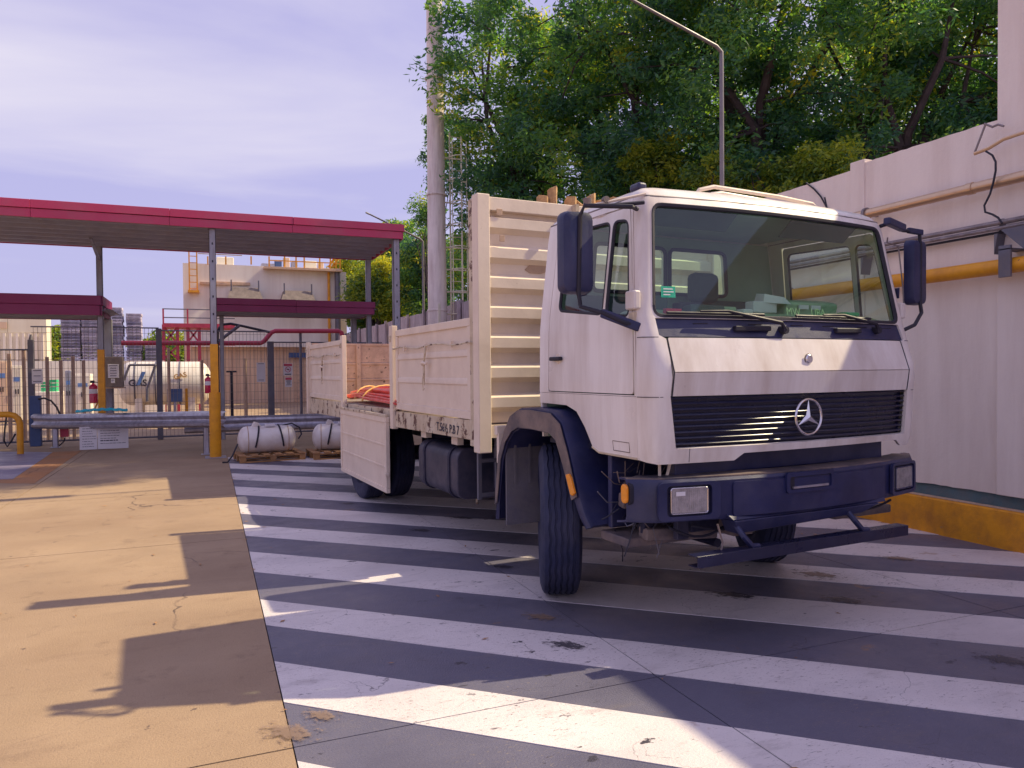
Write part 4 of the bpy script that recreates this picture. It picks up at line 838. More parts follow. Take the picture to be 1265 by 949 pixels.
def tree(base, ctr, rad, ncl, cnt, lsize, label, m='leaf', cspread=.75, trunk_r=.17, gap=.36, seed=0, extra=(), name='leafy_tree', group='trees behind the white wall'):
    o = empty(name, base); tag(o, label, 'tree', group); B = np.array(base); ctr = np.array(ctr)-B; r_ = np.array(rad)
    q = []; k = 0
    while len(q) < ncl and k < ncl*40:
        k += 1; d = rs.normal(size=3); d /= np.linalg.norm(d); t = rs.rand()**.42
        nn_ = noise.noise(Vector(d*1.7)+Vector((seed*3.1, 0, 0)))
        p = ctr+d*r_*t*(1+.28*nn_)
        if noise.noise(Vector(p*.62)+Vector((0, seed*7.7, 0))) < -.5+gap and t > .3: continue
        q.append(p)
    q += [np.array(e)-B for e in extra]; q = np.array(q)
    sp = cspread*(.55+.75*rs.rand(len(q)))
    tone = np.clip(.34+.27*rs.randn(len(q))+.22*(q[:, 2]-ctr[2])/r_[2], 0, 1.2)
    me = leaves_mesh('crown', q, sp, cnt, lsize, tone=tone); me.materials.append(M[m])
    cr_ = bpy.data.objects.new('crown', me); C.objects.link(cr_); cr_.parent = o
    tp = Vector(ctr)-Vector((0, 0, r_[2]*.35)); fork = Vector((tp.x*.55, tp.y*.55, max(1.8, tp.z*.6)))
    mb = MB(); mid = fork*.5+Vector((rs.randn()*.12, rs.randn()*.12, 0)); mb.tube([(0, 0, 0), mid, fork], [trunk_r*1.25, trunk_r, trunk_r*.85], 10); mb.build('trunk', 'bark', o)
    mb = MB(); lead = []
    for i in range(6):
        an = i*1.05+rs.rand()*.6; e = Vector(ctr)+Vector((r_[0]*.5*math.cos(an), r_[1]*.5*math.sin(an), r_[2]*(.1+.5*rs.rand())))
        m1 = fork.lerp(e, .35)+Vector((0, 0, .5+.3*rs.rand()))-(e-fork).cross(Vector((0, 0, 1))).normalized()*rs.randn()*.25; m2 = fork.lerp(e, .7)+Vector((rs.randn()*.3, rs.randn()*.3, .2))
        mb.tube([fork, m1, m2, e], [trunk_r*.62, trunk_r*.48, trunk_r*.3, trunk_r*.13], 7); lead += [(m1, .3), (m2, .2), (e, .12), (fork.lerp(m1, .6), .3)]
    for i in rs.permutation(len(q))[:min(len(q), 110)]:
        e = Vector(q[i]); s_, rr = min(lead, key=lambda a: (a[0]-e).length+.0*rs.rand()); m_ = s_.lerp(e, .5)+Vector((rs.randn()*.12, rs.randn()*.12, .12))
        mb.tube([s_, m_, e], [trunk_r*.17, trunk_r*.11, trunk_r*.05], 4, False)
    mb.build('branches', 'bark', o); return o
G1 = 'big trees behind the white wall'
r5 = random.Random(21); high_ex = []
while len(high_ex) < 95:
    q_ = Vector((r5.uniform(-1, 1), r5.uniform(-1, 1), r5.uniform(-1, 1)))
    if q_.length < 1: high_ex.append((9.3+q_.x*2.9, 11.9+q_.y*1.55, 11.0+q_.z*2.1))
near_ex = [tuple(atY(x, y, 18.7)) for x, y in ((548, 8), (553, 30), (556, 55), (552, 80), (560, 104), (541, 92), (566, 20), (568, 70), (572, 120), (558, 124))]
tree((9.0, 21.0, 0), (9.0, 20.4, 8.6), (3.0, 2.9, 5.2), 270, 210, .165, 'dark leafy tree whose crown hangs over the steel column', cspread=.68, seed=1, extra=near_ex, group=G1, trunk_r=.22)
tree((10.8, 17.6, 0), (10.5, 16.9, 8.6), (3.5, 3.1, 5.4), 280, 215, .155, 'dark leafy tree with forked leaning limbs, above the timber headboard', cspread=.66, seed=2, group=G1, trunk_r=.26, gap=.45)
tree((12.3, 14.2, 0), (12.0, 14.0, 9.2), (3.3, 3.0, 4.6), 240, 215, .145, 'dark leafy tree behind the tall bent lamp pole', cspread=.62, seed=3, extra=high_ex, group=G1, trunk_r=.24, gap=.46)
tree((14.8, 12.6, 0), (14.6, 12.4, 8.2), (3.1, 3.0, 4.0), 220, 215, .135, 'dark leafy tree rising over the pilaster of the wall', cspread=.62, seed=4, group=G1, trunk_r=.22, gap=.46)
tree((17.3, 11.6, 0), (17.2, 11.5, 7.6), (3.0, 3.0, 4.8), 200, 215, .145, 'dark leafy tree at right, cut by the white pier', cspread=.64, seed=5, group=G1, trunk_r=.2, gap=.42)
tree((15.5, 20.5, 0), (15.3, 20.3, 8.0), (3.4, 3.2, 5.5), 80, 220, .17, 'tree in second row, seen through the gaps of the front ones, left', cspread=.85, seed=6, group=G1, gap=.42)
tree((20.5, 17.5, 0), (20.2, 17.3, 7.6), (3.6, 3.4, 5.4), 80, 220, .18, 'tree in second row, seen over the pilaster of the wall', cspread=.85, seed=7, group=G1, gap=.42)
# undergrowth along the wall top; its sunlit look is put into the leaf colour
b = atY(985, 222, 20); tree((b.x, 20, 0), (b.x, 20, 3.6), (3.4, 1.6, 1.9), 90, 260, .13, 'yellow green sunlit-coloured shrub showing over the wall behind cab roof', m='leafy', cspread=.6, seed=8, trunk_r=.06, name='leafy_shrub', group='sunlit-coloured shrubs behind the wall')
b = atY(1040, 205, 13.5); tree((b.x, 13.5, 0), (b.x, 13.5, 4.1), (1.3, .9, .8), 30, 220, .10, 'yellow green shrub touching the wall left of the pilaster', m='leafy', cspread=.45, seed=9, trunk_r=.05, name='leafy_shrub', group='sunlit-coloured shrubs behind the wall')
b = atY(1085, 80, 21.5); tree((b.x, 21.5, 0), (b.x, 21.5, b.z), (2.6, 1.8, 1.8), 50, 230, .19, 'yellow green sunlit-coloured treetop glimpsed high between the dark crowns', m='leafy', cspread=.8, seed=21, trunk_r=.1, group='sunlit-coloured shrubs behind the wall')
b = atY(800, 190, 27); tree((b.x, 27, 0), (b.x, 27, 6.0), (3.8, 2.5, 3.4), 80, 260, .2, 'yellow green tree glimpsed between the dark trunks', m='leafy', cspread=.9, seed=10, trunk_r=.1, group='sunlit-coloured shrubs behind the wall')
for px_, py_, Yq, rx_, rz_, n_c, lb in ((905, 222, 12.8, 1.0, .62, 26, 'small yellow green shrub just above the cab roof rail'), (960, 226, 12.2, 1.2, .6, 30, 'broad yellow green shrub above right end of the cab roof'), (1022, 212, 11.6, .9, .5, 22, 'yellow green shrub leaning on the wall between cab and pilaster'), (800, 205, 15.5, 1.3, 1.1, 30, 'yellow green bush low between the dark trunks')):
    b = atY(px_, py_, Yq); tree((b.x, Yq, 0), (b.x, Yq, b.z), (rx_, .8, rz_), n_c, 200, .12, lb, m='leafy', cspread=.36, seed=px_, trunk_r=.05, name='leafy_shrub', group='sunlit-coloured shrubs behind the wall', gap=.45)
# middle distance: trees right of the canopies
G2 = 'trees beyond the canopies'
def midtree(px_, py_, Y, rx, rz, ncl, cnt, ls, label, m, seed, cs=.8):
    c_ = atY(px_, py_, Y); tree((c_.x, Y, 0), (c_.x, Y, c_.z), (rx, rx, rz), ncl, cnt, ls, label, m=m, cspread=cs, seed=seed, trunk_r=.18 if rx > 1.2 else .035, group=G2, gap=.25)
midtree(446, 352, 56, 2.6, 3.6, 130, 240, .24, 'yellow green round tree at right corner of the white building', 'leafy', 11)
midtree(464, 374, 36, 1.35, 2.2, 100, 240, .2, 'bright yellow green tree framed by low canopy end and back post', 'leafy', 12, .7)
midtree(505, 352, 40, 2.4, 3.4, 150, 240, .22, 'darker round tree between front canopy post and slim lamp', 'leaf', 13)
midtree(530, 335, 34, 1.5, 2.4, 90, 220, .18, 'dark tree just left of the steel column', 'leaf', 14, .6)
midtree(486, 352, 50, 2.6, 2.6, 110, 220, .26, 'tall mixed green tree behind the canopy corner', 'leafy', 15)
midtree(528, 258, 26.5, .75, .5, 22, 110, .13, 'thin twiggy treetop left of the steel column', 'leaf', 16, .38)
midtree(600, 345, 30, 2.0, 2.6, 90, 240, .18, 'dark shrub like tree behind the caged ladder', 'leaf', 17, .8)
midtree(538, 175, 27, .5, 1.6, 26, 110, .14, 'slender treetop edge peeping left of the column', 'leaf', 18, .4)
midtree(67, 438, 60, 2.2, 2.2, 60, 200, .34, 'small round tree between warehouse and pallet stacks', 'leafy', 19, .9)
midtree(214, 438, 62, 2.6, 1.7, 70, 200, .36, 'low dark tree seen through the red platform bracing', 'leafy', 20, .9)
# ============================================================ THE TRUCK.  truck frame: b across (photo right +), a backwards, z up
TO = (3.48, 4.5, 0)
cT, sT = math.cos(TH), math.sin(TH)
truck = empty('flatbed_truck', (-sT*4.5+cT*3.48, cT*4.5+sT*3.48, 0), TH)
tag(truck, 'white cab-over flatbed truck with cream drop-side bed, one side flap hanging open', 'truck')
def T(): return MB(TO)
BC = 3.485
def tb(mb, name, m, parent=truck, **k): return mb.build(name, m, parent, **k)
def lerpt(x, pts):
    if x <= pts[0][0]: return pts[0][1]
    for (x0, y0), (x1, y1) in zip(pts, pts[1:]):
        if x <= x1: return y0+(y1-y0)*(x-x0)/(x1-x0)
    return pts[-1][1]
def hw(z): return lerpt(z, [(1.0, 1.06), (1.12, 1.077), (1.40, 1.086), (1.83, 1.080), (2.50, 1.0), (2.52, .99)])
def af(z): return lerpt(z, [(1.03, 3.165), (1.12, 3.145), (1.40, 3.138), (1.53, 3.118), (1.72, 3.182), (1.83, 3.225), (2.475, 3.325), (2.52, 3.345)])
def cend(z): return lerpt(z, [(1.0, 3.35), (1.12, 3.32), (1.72, 3.322), (1.83, 3.335), (2.5, 3.455), (2.52, 3.465)])
def FR(s, z, off=0.):     # front skin, s = -1.25..1.25
    h = hw(z); a = abs(s); sg = -1 if s < 0 else 1
    if a <= .925: x = a*h; y = af(z)+.07*(a/.925)**2
    else:
        th = min(1, (a-.925)/.325)*math.pi/2; x = h*(.925+.075*math.sin(th))-off*math.sin(th); y = af(z)+.07+(cend(z)-af(z)-.07)*(1-math.cos(th))
    return (BC+sg*(x-off*.0), y+off, z)
def SD(sg, a, z, off=0.): return (BC+sg*(hw(z)-off), a, z)
# body front skin with pillars, lip, corner panels
hoodhole = [(-.858, 1.118), (.868, 1.118), (.885, 1.40), (.885, 1.71), (.92, 1.73), (.92, 1.826), (-.92, 1.826), (-.92, 1.73), (-.885, 1.71), (-.885, 1.40)]
wshole = rpoly([(-.925, 1.838), (.925, 1.838), (.925, 2.475), (-.925, 2.475)], .06)
mb = T()
panel(mb, [(-1.25, 1.055), (-1.0, 1.035), (-.50, 1.035), (-.44, 1.075), (.80, 1.08), (.86, 1.04), (1.25, 1.055), (1.25, 2.52), (-1.25, 2.52)], [hoodhole, wshole], FR, .09)
for sg in (-1, 1):
    dF = lambda z: cend(z)+.012
    door_o = [(dF(1.406), 1.406), (4.30, 1.406), (4.30, 1.9), (4.285, 2.485), (dF(2.475)+.01, 2.475), (dF(1.83), 1.83)]
    panel(mb, [(cend(1.4), 1.40), (4.42, 1.40), (4.42, 2.52), (cend(2.52), 2.52), (cend(2.2), 2.2), (cend(1.83), 1.83), (cend(1.55), 1.53)], [door_o], lambda a, z: SD(sg, a, z), .1)
# rear wall with two windows
def RW(x, z): return (BC+x*hw(z), 4.42, z)
rwh = [rpoly([(-.66, 2.10), (-.06, 2.10), (-.06, 2.43), (-.66, 2.43)], .05), rpoly([(-.02, 2.10), (.50, 2.10), (.50, 2.43), (-.02, 2.43)], .05)]
panel(mb, [(-1, 1.1), (1, 1.1), (1, 2.52), (-1, 2.52)], rwh, RW, .15)
body = tb(mb, 'cab_body', 'cab', solid=.022, angle=40)
# roof dome
ol = [FR(s, 2.52) for s in [i*.05-1.25 for i in range(51)]]; ol = [(x, y) for x, y, z in ol]+[(BC+.99, 3.9), (BC+.99, 4.42), (BC+.5, 4.43), (BC, 4.43), (BC-.5, 4.43), (BC-.99, 4.42), (BC-.99, 3.9)]
mb = T(); rows = [(0, 2.52), (.008, 2.54), (.03, 2.565), (.075, 2.59), (.15, 2.612), (.30, 2.628), (.5, 2.636)]; vs = []; fs = []
cx_, cy_ = BC, 3.93; N = len(ol)
for ins, z in rows:
    for (x, y) in ol: vs.append((cx_+(x-cx_)*(1-ins/.965), cy_+(y-cy_)*(1-ins/.62 if ins < .5 else .25), z-(y-3.6)*.0))
for i in range(len(rows)-1):
    for k in range(N): fs.append((i*N+k, i*N+(k+1) % N, (i+1)*N+(k+1) % N, (i+1)*N+k))
fs.append(tuple((len(rows)-1)*N+k for k in range(N)))
mb.add(vs, fs); tb(mb, 'roof', 'cab', angle=60)
for sg in (-1, 1): tb(T().tube([FR(sg*s, 2.522, -.004) for s in (0, .3, .6, .85, .95, 1.05, 1.2)]+[SD(sg, a, 2.522, -.004) for a in (3.7, 4.0, 4.42)], .009, 6), 'rain_gutter', 'plasticd')
# hood, cowl, grille
hp_ = panel(T(), [(-.877, 1.403), (.877, 1.403), (.877, 1.5298), (-.877, 1.5298)], [], lambda s, z: FR(s, z, .0), .08); panel(hp_, [(-.877, 1.5302), (.877, 1.5302), (.877, 1.70), (.868, 1.716), (-.868, 1.716), (-.877, 1.70)], [], lambda s, z: FR(s, z, .0), .08); tb(hp_, 'hood_panel', 'cab', solid=.02)
tb(panel(T(), [(-.918, 1.722), (.918, 1.722), (.918, 1.832), (-.918, 1.832)], [], lambda s, z: FR(s, z, .012), .08), 'cowl_panel', 'plastic', solid=.02)
gr = tb(panel(T(), [(-.857, 1.12), (.867, 1.12), (.883, 1.398), (-.883, 1.398)], [], lambda s, z: FR(s, z, .045), .08), 'grille', 'grille', solid=.02)
for k in range(9):
    z = 1.135+k*.0315; mb = T(); gl_ = .850+.022*(z-1.12)/.28; S = [-gl_+(2*gl_+.008)*i/24 for i in range(25)]; vs = []; fs = []
    for s in S:
        f0 = FR(s, z, .004); f1 = FR(s, z+.004, .002); f2 = FR(s, z+.012, .010); f3 = FR(s, z+.012, .04); f4 = FR(s, z, .04); vs += [f0, f1, f2, f3, f4]
    for i in range(24):
        for q_ in range(5): fs.append((i*5+q_, i*5+(q_+1) % 5, (i+1)*5+(q_+1) % 5, (i+1)*5+q_))
    fs += [(0, 1, 2, 3, 4), (124, 123, 122, 121, 120)]
    mb.add(vs, fs).build('grille_slat', 'grille', gr, angle=25)
for sg in (-1, 1):
    for z_ in (1.398, 1.722): tb(T().tube([FR(sg*q_, z_, -.010) for q_ in (.93, 1.0, 1.08, 1.16, 1.25)], .0025, 4), 'panel_joint', 'black')
    tb(T().tube([FR(sg*.878, z_, -.0105) for z_ in (1.40, 1.46, 1.53, 1.6, 1.66, 1.716)], .004, 5), 'hood_gap', 'black')
    sg < 0 and tb(T().tube([FR(sg*.78, z_, -.0105) for z_ in (1.038, 1.07, 1.115)], .0022, 4), 'panel_joint', 'black')
# star emblem and round badge
em = empty('star_emblem', Vector(FR(-.01, 1.262, -.02))-Vector(TO)); em.parent = truck
MB().add(*(lambda n_, R_, r_: ([((R_+r_*math.cos(2*math.pi*j/8))*math.cos(2*math.pi*i/n_), r_*math.sin(2*math.pi*j/8), (R_+r_*math.cos(2*math.pi*j/8))*math.sin(2*math.pi*i/n_)) for i in range(n_) for j in range(8)], [(i*8+j, i*8+(j+1) % 8, ((i+1) % n_)*8+(j+1) % 8, ((i+1) % n_)*8+j) for i in range(n_) for j in range(8)]))(48, .103, .0075)).build('emblem_ring', 'chrome', em)
mb = MB()
for k in range(3):
    an = R(90+120*k); d = Vector((math.cos(an), 0, math.sin(an))); p_ = Vector((-d.z, 0, d.x)); w_ = .019
    mb.add([d*.102, d*.0+p_*w_+d*.011, Vector((0, -.014, 0)), d*.0-p_*w_+d*.011, Vector((0, .006, 0))], [(0, 1, 2), (0, 2, 3), (0, 4, 1), (0, 3, 4), (1, 4, 2), (3, 2, 4)])
mb.build('emblem_star', 'chrome', em, smooth=False)
b_ = T(); c_ = FR(-.005, 1.60, 0); b_.lathe([(.0, .028), (-.006, .027), (-.011, .022), (-.0125, .001)], (c_[0], c_[1]-.016, c_[2]), 'y', 24); tb(b_, 'round_badge', 'chrome')
b_ = T(); b_.lathe([(.0, .033), (-.003, .033), (-.004, .029)], (c_[0], c_[1]-.014, c_[2]), 'y', 24, True); tb(b_, 'badge_ring', 'box')
# windscreen with gasket, wipers
wsp = rpoly([(-.923, 1.84), (.923, 1.84), (.923, 2.472), (-.923, 2.472)], .06)
ws = tb(panel(T(), wsp, [], lambda s, z: FR(s, z, .006), .1), 'windscreen', 'ws', angle=80)
dn = densify(rpoly([(-.925, 1.838), (.925, 1.838), (.925, 2.475), (-.925, 2.475)], .06), .06); tb(T().tube([FR(s, z, -.001) for s, z in dn]+[FR(*dn[0], -.001)], .015, 6), 'windscreen_gasket', 'black')
def wiper(s0, s1, sp, zp):
    o = empty('wiper', Vector(FR(sp, zp, -.02))-Vector(TO)); o.parent = truck; L = Vector(FR(sp, zp, -.02))
    z_ = lambda s: 1.845+.012*math.sin(s*9)
    MB(L).tube([FR(s0+(s1-s0)*k/6, 1.858, -.024) for k in range(7)], .008, 6).build('wiper_blade', 'black', o)
    mid = FR((s0+s1)/2+.05, 1.872, -.045); MB(L).tube([FR(sp, zp, -.03), FR(sp-.03, zp+.04, -.05), mid, FR((s0+s1)/2-.12, 1.868, -.04)], [.014, .012, .008, .006], 6).build('wiper_arm', 'black', o)
    MB(L).lathe([(-.02, .022), (.03, .026)], FR(sp, zp, -.02), 'y', 12).build('wiper_pivot', 'black', o)
wiper(-.86, -.25, -.13, 1.77); wiper(-.02, .62, .66, 1.785)
for s0, s1 in ((-.46, -.22), (.28, .5)):
    o = T(); p0, p1 = FR(s0, 1.775, -.012), FR(s1, 1.778, -.012); o.beam(p0, p1, .03, .03); tb(o, 'cowl_handle', 'black', bevel=.006)
for s in (-.7, -.35, -.05, .2, .5, .75): tb(T().beam(FR(s, 1.80, .004), FR(s+.09, 1.802, .004), .012, .006), 'cowl_vent_slot', 'black')
# doors
for sg in (-1, 1):
    dF = lambda z: cend(z)+.02
    outer = rpoly([(dF(1.412), 1.412), (4.292, 1.412), (4.292, 1.9), (4.278, 2.478), (dF(2.468)+.01, 2.468), (dF(2.2), 2.2), (dF(1.83), 1.83)], .03)
    w1 = rpoly([(3.665, 1.87), (4.185, 1.93), (4.165, 2.435), (3.665, 2.415)], .05); w1 = w1 if sg < 0 else rpoly([(3.665, 1.87), (4.25, 1.93), (4.24, 2.435), (3.665, 2.415)], .05); w2 = rpoly([(dF(1.9)+.025, 1.84), (3.63, 1.865), (3.63, 2.415), (dF(2.3)+.045, 2.395)], .05)
    d = tb(panel(T(), outer, [w1, w2], lambda a, z: SD(sg, a, z, -.002), .09), 'door', 'cab', solid=.02, angle=60)
    for wq_, nm in ((w1, 'door_window'), (w2, 'quarter_window')):
        g_ = panel(T(), wq_, [], lambda a, z: SD(sg, a, z, .008), .15).build(nm, 'sideglass', d, angle=80)
        dn = densify(wq_, .05); T().tube([SD(sg, a, z, -.004) for a, z in dn]+[SD(sg, *dn[0], -.004)], .011, 6).build('window_gasket', 'black', d)
    hb = T(); hx = BC+sg*(hw(1.62)+.028); hb.box(hx-.016, hx+.016, 4.11, 4.24, 1.608, 1.634); hb.build('door_handle', 'black', d, bevel=.008)
    T().lathe([(sg*.0, .034), (sg*.008, .03)], (BC+sg*(hw(1.62)+.012), 4.165, 1.622), 'x', 16).build('handle_recess', 'bed', d)
    for zz_ in (1.93, ): hx = BC+sg*(hw(zz_)+.02); T().box(hx-.022, hx+.022, cend(zz_)-.045, cend(zz_)+.05, zz_-.055, zz_+.05).build('hinge', 'cab', d, bevel=.012)
    T().box(hx-.02, hx+.015, cend(1.84)-.01, cend(1.84)+.035, 1.80, 1.862).build('hinge_base', 'bedrust', d, bevel=.006)
    # lower side panel with wheel arch cut
    pl = [(cend(1.06), 1.06), (3.72, 1.062), (3.78, 1.08), (3.86, 1.20), (3.95, 1.29), (4.07, 1.325), (4.42, 1.33), (4.42, 1.398), (cend(1.4), 1.398), (cend(1.2), 1.2)]
    lp = tb(panel(T(), pl, [], lambda a, z: SD(sg, a, z, 0), .09), 'lower_side_panel', 'cab', solid=.02)
    tl = T(); tl.tube([SD(sg, a, z, -.004) for a, z in ((cend(1.05)-.0, 1.058), (3.5, 1.058), (3.72, 1.058), (3.79, 1.085))], .010, 6); tl.build('edge_trim', 'bedrust', lp)
    T().tube([SD(sg, a, z, -.010) for a, z in ((3.40, 1.085), (3.40, 1.14), (3.56, 1.14), (3.56, 1.085), (3.40, 1.085))], .0025, 4).build('access_flap', 'box', lp)
    tl = T(); tl.box(BC+sg*1.085, BC+sg*1.07, cend(1.4)+.0, 4.42, 1.3985, 1.4035); tl.build('panel_joint', 'black', lp)
# small lamp on roof corner, antenna, roof hatch
mb = T(); p = FR(-1.02, 2.60, .12); mb.box(2.56, 2.625, 3.52, 3.62, 2.585, 2.635); tb(mb, 'marker_lamp', 'plastic', bevel=.02)
rh = empty('roof_hatch', (3.72-3.48, 3.95-4.5, 2.625)); rh.parent = truck
mb = MB(); mb.tube([(-.58, -.2, .0), (-.55, -.24, .06), (-.45, -.26, .085), (.1, -.26, .075), (.42, -.26, .055), (.50, -.24, .03), (.52, -.2, -.02)], .014, 8); mb.build('hatch_rail', 'bed', rh)
mb = MB(); mb.prism([(-.50, .0), (-.44, .06), (-.36, .075), (.36, .05), (.46, .0)], 'y', -.24, .22); mb.build('hatch_lid', 'cab', rh, bevel=.015)
MB().tube([(.56, -.28, -.02), (.50, -.30, .10)], .006, 6).build('antenna_stub', 'black', rh)
# cab interior
it = truck
mb = T(); mb.box(BC-1.03, BC+1.03, 3.36, 4.40, 1.06, 1.09); tb(mb, 'cab_floor', 'chassis')
mb = T(); mb.prism([(3.33, 1.45), (3.325, 1.835), (3.50, 1.895), (3.62, 1.885), (3.70, 1.66), (3.62, 1.40)], 'x', BC-1.0, BC+1.0); dsh = tb(mb, 'dashboard', 'dash', bevel=.02)
mb = T(); mb.prism([(3.52, 1.86), (3.50, 1.975), (3.60, 2.00), (3.72, 1.96), (3.72, 1.80)], 'x', 3.70, 4.18); mb.build('instrument_cluster', 'dash', dsh, bevel=.02)
for x0 in (3.90, 4.01): T().box(x0-.1, x0-.015, 3.488, 3.496, 1.93, 1.957).build('cluster_light_patch', 'signw', dsh)
mb = T(); mb.prism([(3.42, 1.87), (3.43, 1.93), (3.56, 1.915), (3.56, 1.88)], 'x', 2.86, 3.12); mb.build('dash_clutter', 'seat', dsh, bevel=.01)
mb = T(); mb.hexa([(3.50, 3.50, 1.965), (3.70, 3.46, 1.955), (3.72, 3.58, 1.965), (3.52, 3.60, 1.98), (3.52, 3.51, 2.02), (3.66, 3.48, 2.0), (3.68, 3.57, 2.0), (3.54, 3.60, 2.03)]); mb.build('folded_cloth', 'signw', dsh); 
T().box(2.66, 2.77, 3.40, 3.43, 1.862, 1.895).build('red_dash_item', 'extred', dsh)
for (x0, x1, a0, z0, h_, m_) in ((2.84, 3.02, 3.50, 1.897, .05, 'black'), (3.06, 3.30, 3.52, 1.897, .035, 'dash'), (3.42, 3.62, 3.50, 1.897, .075, 'sideglass_'), (3.30, 3.38, 3.46, 1.886, .03, 'signw'), (2.70, 2.80, 3.56, 1.897, .09, 'seat'), (4.22, 4.36, 3.48, 1.892, .03, 'green')):
    T().box(x0, x1, a0, a0+.08, z0, z0+h_).build('dash_item', 'signw' if m_ == 'sideglass_' else m_, dsh, bevel=.01)
for k in range(9): x = 3.52+k*.07; T().box(x, x+.045, 3.36, 3.40, 1.852, 1.868).build('vent_grille', 'black', dsh)
sw = T(); cc = Vector((4.05, 3.80, 1.80)); nn = Vector((0, .55, .83)).normalized(); ax = Vector((1, 0, 0)); ay = nn.cross(ax)
sw.tube([cc+(ax*math.cos(R(a))+ay*math.sin(R(a)))*.24 for a in range(0, 361, 15)], .014, 8); sw.tube([cc-ax*.23, cc-nn*.03, cc+ax*.23], .012, 6); sw.tube([cc-nn*.03, cc-nn*.35], .03, 8); tb(sw, 'steering_wheel', 'black')
for x0, x1 in ((2.62, 3.30), (3.72, 4.28)):
    st_ = empty('seat', ((x0+x1)/2-3.48, 4.15-4.5, 1.1)); st_.parent = truck; hx = (x1-x0)/2
    MB().box(-hx, hx, -.35, .15, .28, .44).build('seat_cushion', 'seat', st_, bevel=.05); MB().hexa([(-hx, .06, .40), (hx, .06, .40), (hx, .19, .40), (-hx, .19, .40), (-hx*.9, .14, .96), (hx*.9, .14, .96), (hx*.9, .24, .96), (-hx*.9, .24, .96)]).build('seat_back', 'seat', st_, bevel=.04)
    MB().box(-hx, hx, -.3, .15, .0, .28).build('seat_base', 'chassis', st_)
tb(T().box(3.50, 3.74, 4.15, 4.26, 2.02, 2.24), 'headrest', 'seat', bevel=.045)
for x0, x1 in ((2.62, 3.25), (3.7, 4.3)): tb(T().hexa([(x0, 3.56, 2.40), (x1, 3.56, 2.40), (x1, 3.58, 2.40), (x0, 3.58, 2.40), (x0, 3.45, 2.49), (x1, 3.45, 2.49), (x1, 3.47, 2.49), (x0, 3.47, 2.49)]), 'sun_visor', 'seat', bevel=.008)
tb(T().box(BC-.86, BC+.86, 3.55, 4.38, 2.522, 2.53), 'headliner', 'inner')
tb(panel(T(), [(-.985, 1.1), (.985, 1.1), (.97, 2.515), (-.97, 2.515)], rwh, lambda x, z: (BC+x*hw(z)*.99, 4.395, z), .15), 'rear_lining', 'inner')
for h_ in rwh:
    tb(panel(T(), h_, [], lambda x, z: (BC+x*hw(z), 4.41, z), .3), 'rear_window', 'ws', angle=80); dn = densify(h_, .05); tb(T().tube([(BC+x*hw(z), 4.385, z) for x, z in dn+[dn[0]]], .014, 6), 'rear_window_gasket', 'black')
for sg in (-1, 1):
    tb(panel(T(), [(3.42, 1.40), (4.28, 1.40), (4.28, 1.90), (3.42, 1.82)], [], lambda a, z: SD(sg, a, z, .05), .2), 'door_lining', 'inner', solid=.02)
# stickers on the windscreen
mb = panel(T(), [(-.875, 1.945), (-.79, 1.945), (-.79, 2.008), (-.875, 2.008)], [], lambda s, z: FR(s, z, .002), .05); mb.build('green_sticker', 'stickg', ws)
for k, (w_, zq) in enumerate(((.055, 1.993), (.06, 1.977), (.04, 1.961))): panel(T(), [(-.862, zq-.003), (-.862+w_, zq-.003), (-.862+w_, zq+.003), (-.862, zq+.003)], [], lambda s, z: FR(s, z, .0), .05).build('sticker_print', 'signw', ws)
for i, (s, ch) in enumerate(((.02, 'MW'), (.22, 'UBA'))):
    p = Vector(FR(s, 1.885, .03))-Vector(TO)
    text('reflected_lettering', ch, .07, 'dash', ws, p, (R(80), 0, R(4)), .0006)  # reflected letters modelled as solid text just behind the glass
# mirrors
def mirror(sg, cx_, ca, z0, z1, wd, arm):
    o = empty('side_mirror', (cx_-3.48, ca-4.5, (z0+z1)/2)); o.parent = truck; o.rotation_euler.z = R(8*sg); h = (z1-z0)/2
    mb = MB(); rows = []; prof = [(.0, 1.0), (-.03, .98), (-.055, .88), (-.065, .6)]
    vs = []; fs = []; base = rrect(-wd/2, wd/2, -h, h, .045); N_ = len(base)
    for (yy3, s_) in [(.012, 1.0)]+prof: vs += [(x*(s_ if s_ > .9 else s_), yy3, z*(1-(1-s_)*.35)) for x, z in base]
    for i in range(len(prof)):
        for k in range(N_): fs.append((i*N_+k, i*N_+(k+1) % N_, (i+1)*N_+(k+1) % N_, (i+1)*N_+k))
    fs += [tuple(range(N_-1, -1, -1)), tuple(len(prof)*N_+k for k in range(N_))]
    mb.add(vs, fs).build('mirror_housing', 'plastic', o); MB().prism(rrect(-wd/2+.012, wd/2-.012, -h+.012, h-.012, .035), 'y', .0125, .016).build('mirror_glass', 'mirror', o)
    a_ = T(); a_.tube(arm, .013, 8); tb(a_, 'mirror_arm', 'black'); return o
mirror(-1, 2.175, 3.60, 1.975, 2.435, .20, [(2.46, 3.40, 2.44), (2.40, 3.36, 2.44), (2.18, 3.50, 2.455), (2.17, 3.53, 2.40), (2.16, 3.535, 1.98), (2.17, 3.53, 1.90), (2.24, 3.42, 1.86), (2.34, 3.34, 1.80), (2.41, 3.33, 1.79)])
tb(T().beam((2.24, 3.43, 1.86), (2.41, 3.31, 1.775), .03, .05), 'arm_cover', 'plastic', bevel=.008)
tb(T().tube([(2.48, 3.36, 2.47), (2.30, 3.42, 2.45), (2.20, 3.50, 2.455)], .011, 6), 'arm_stay', 'black'); tb(T().tube([(2.52, 3.40, 2.53), (2.36, 3.44, 2.49), (2.22, 3.50, 2.458)], .008, 6), 'arm_stay', 'bed')
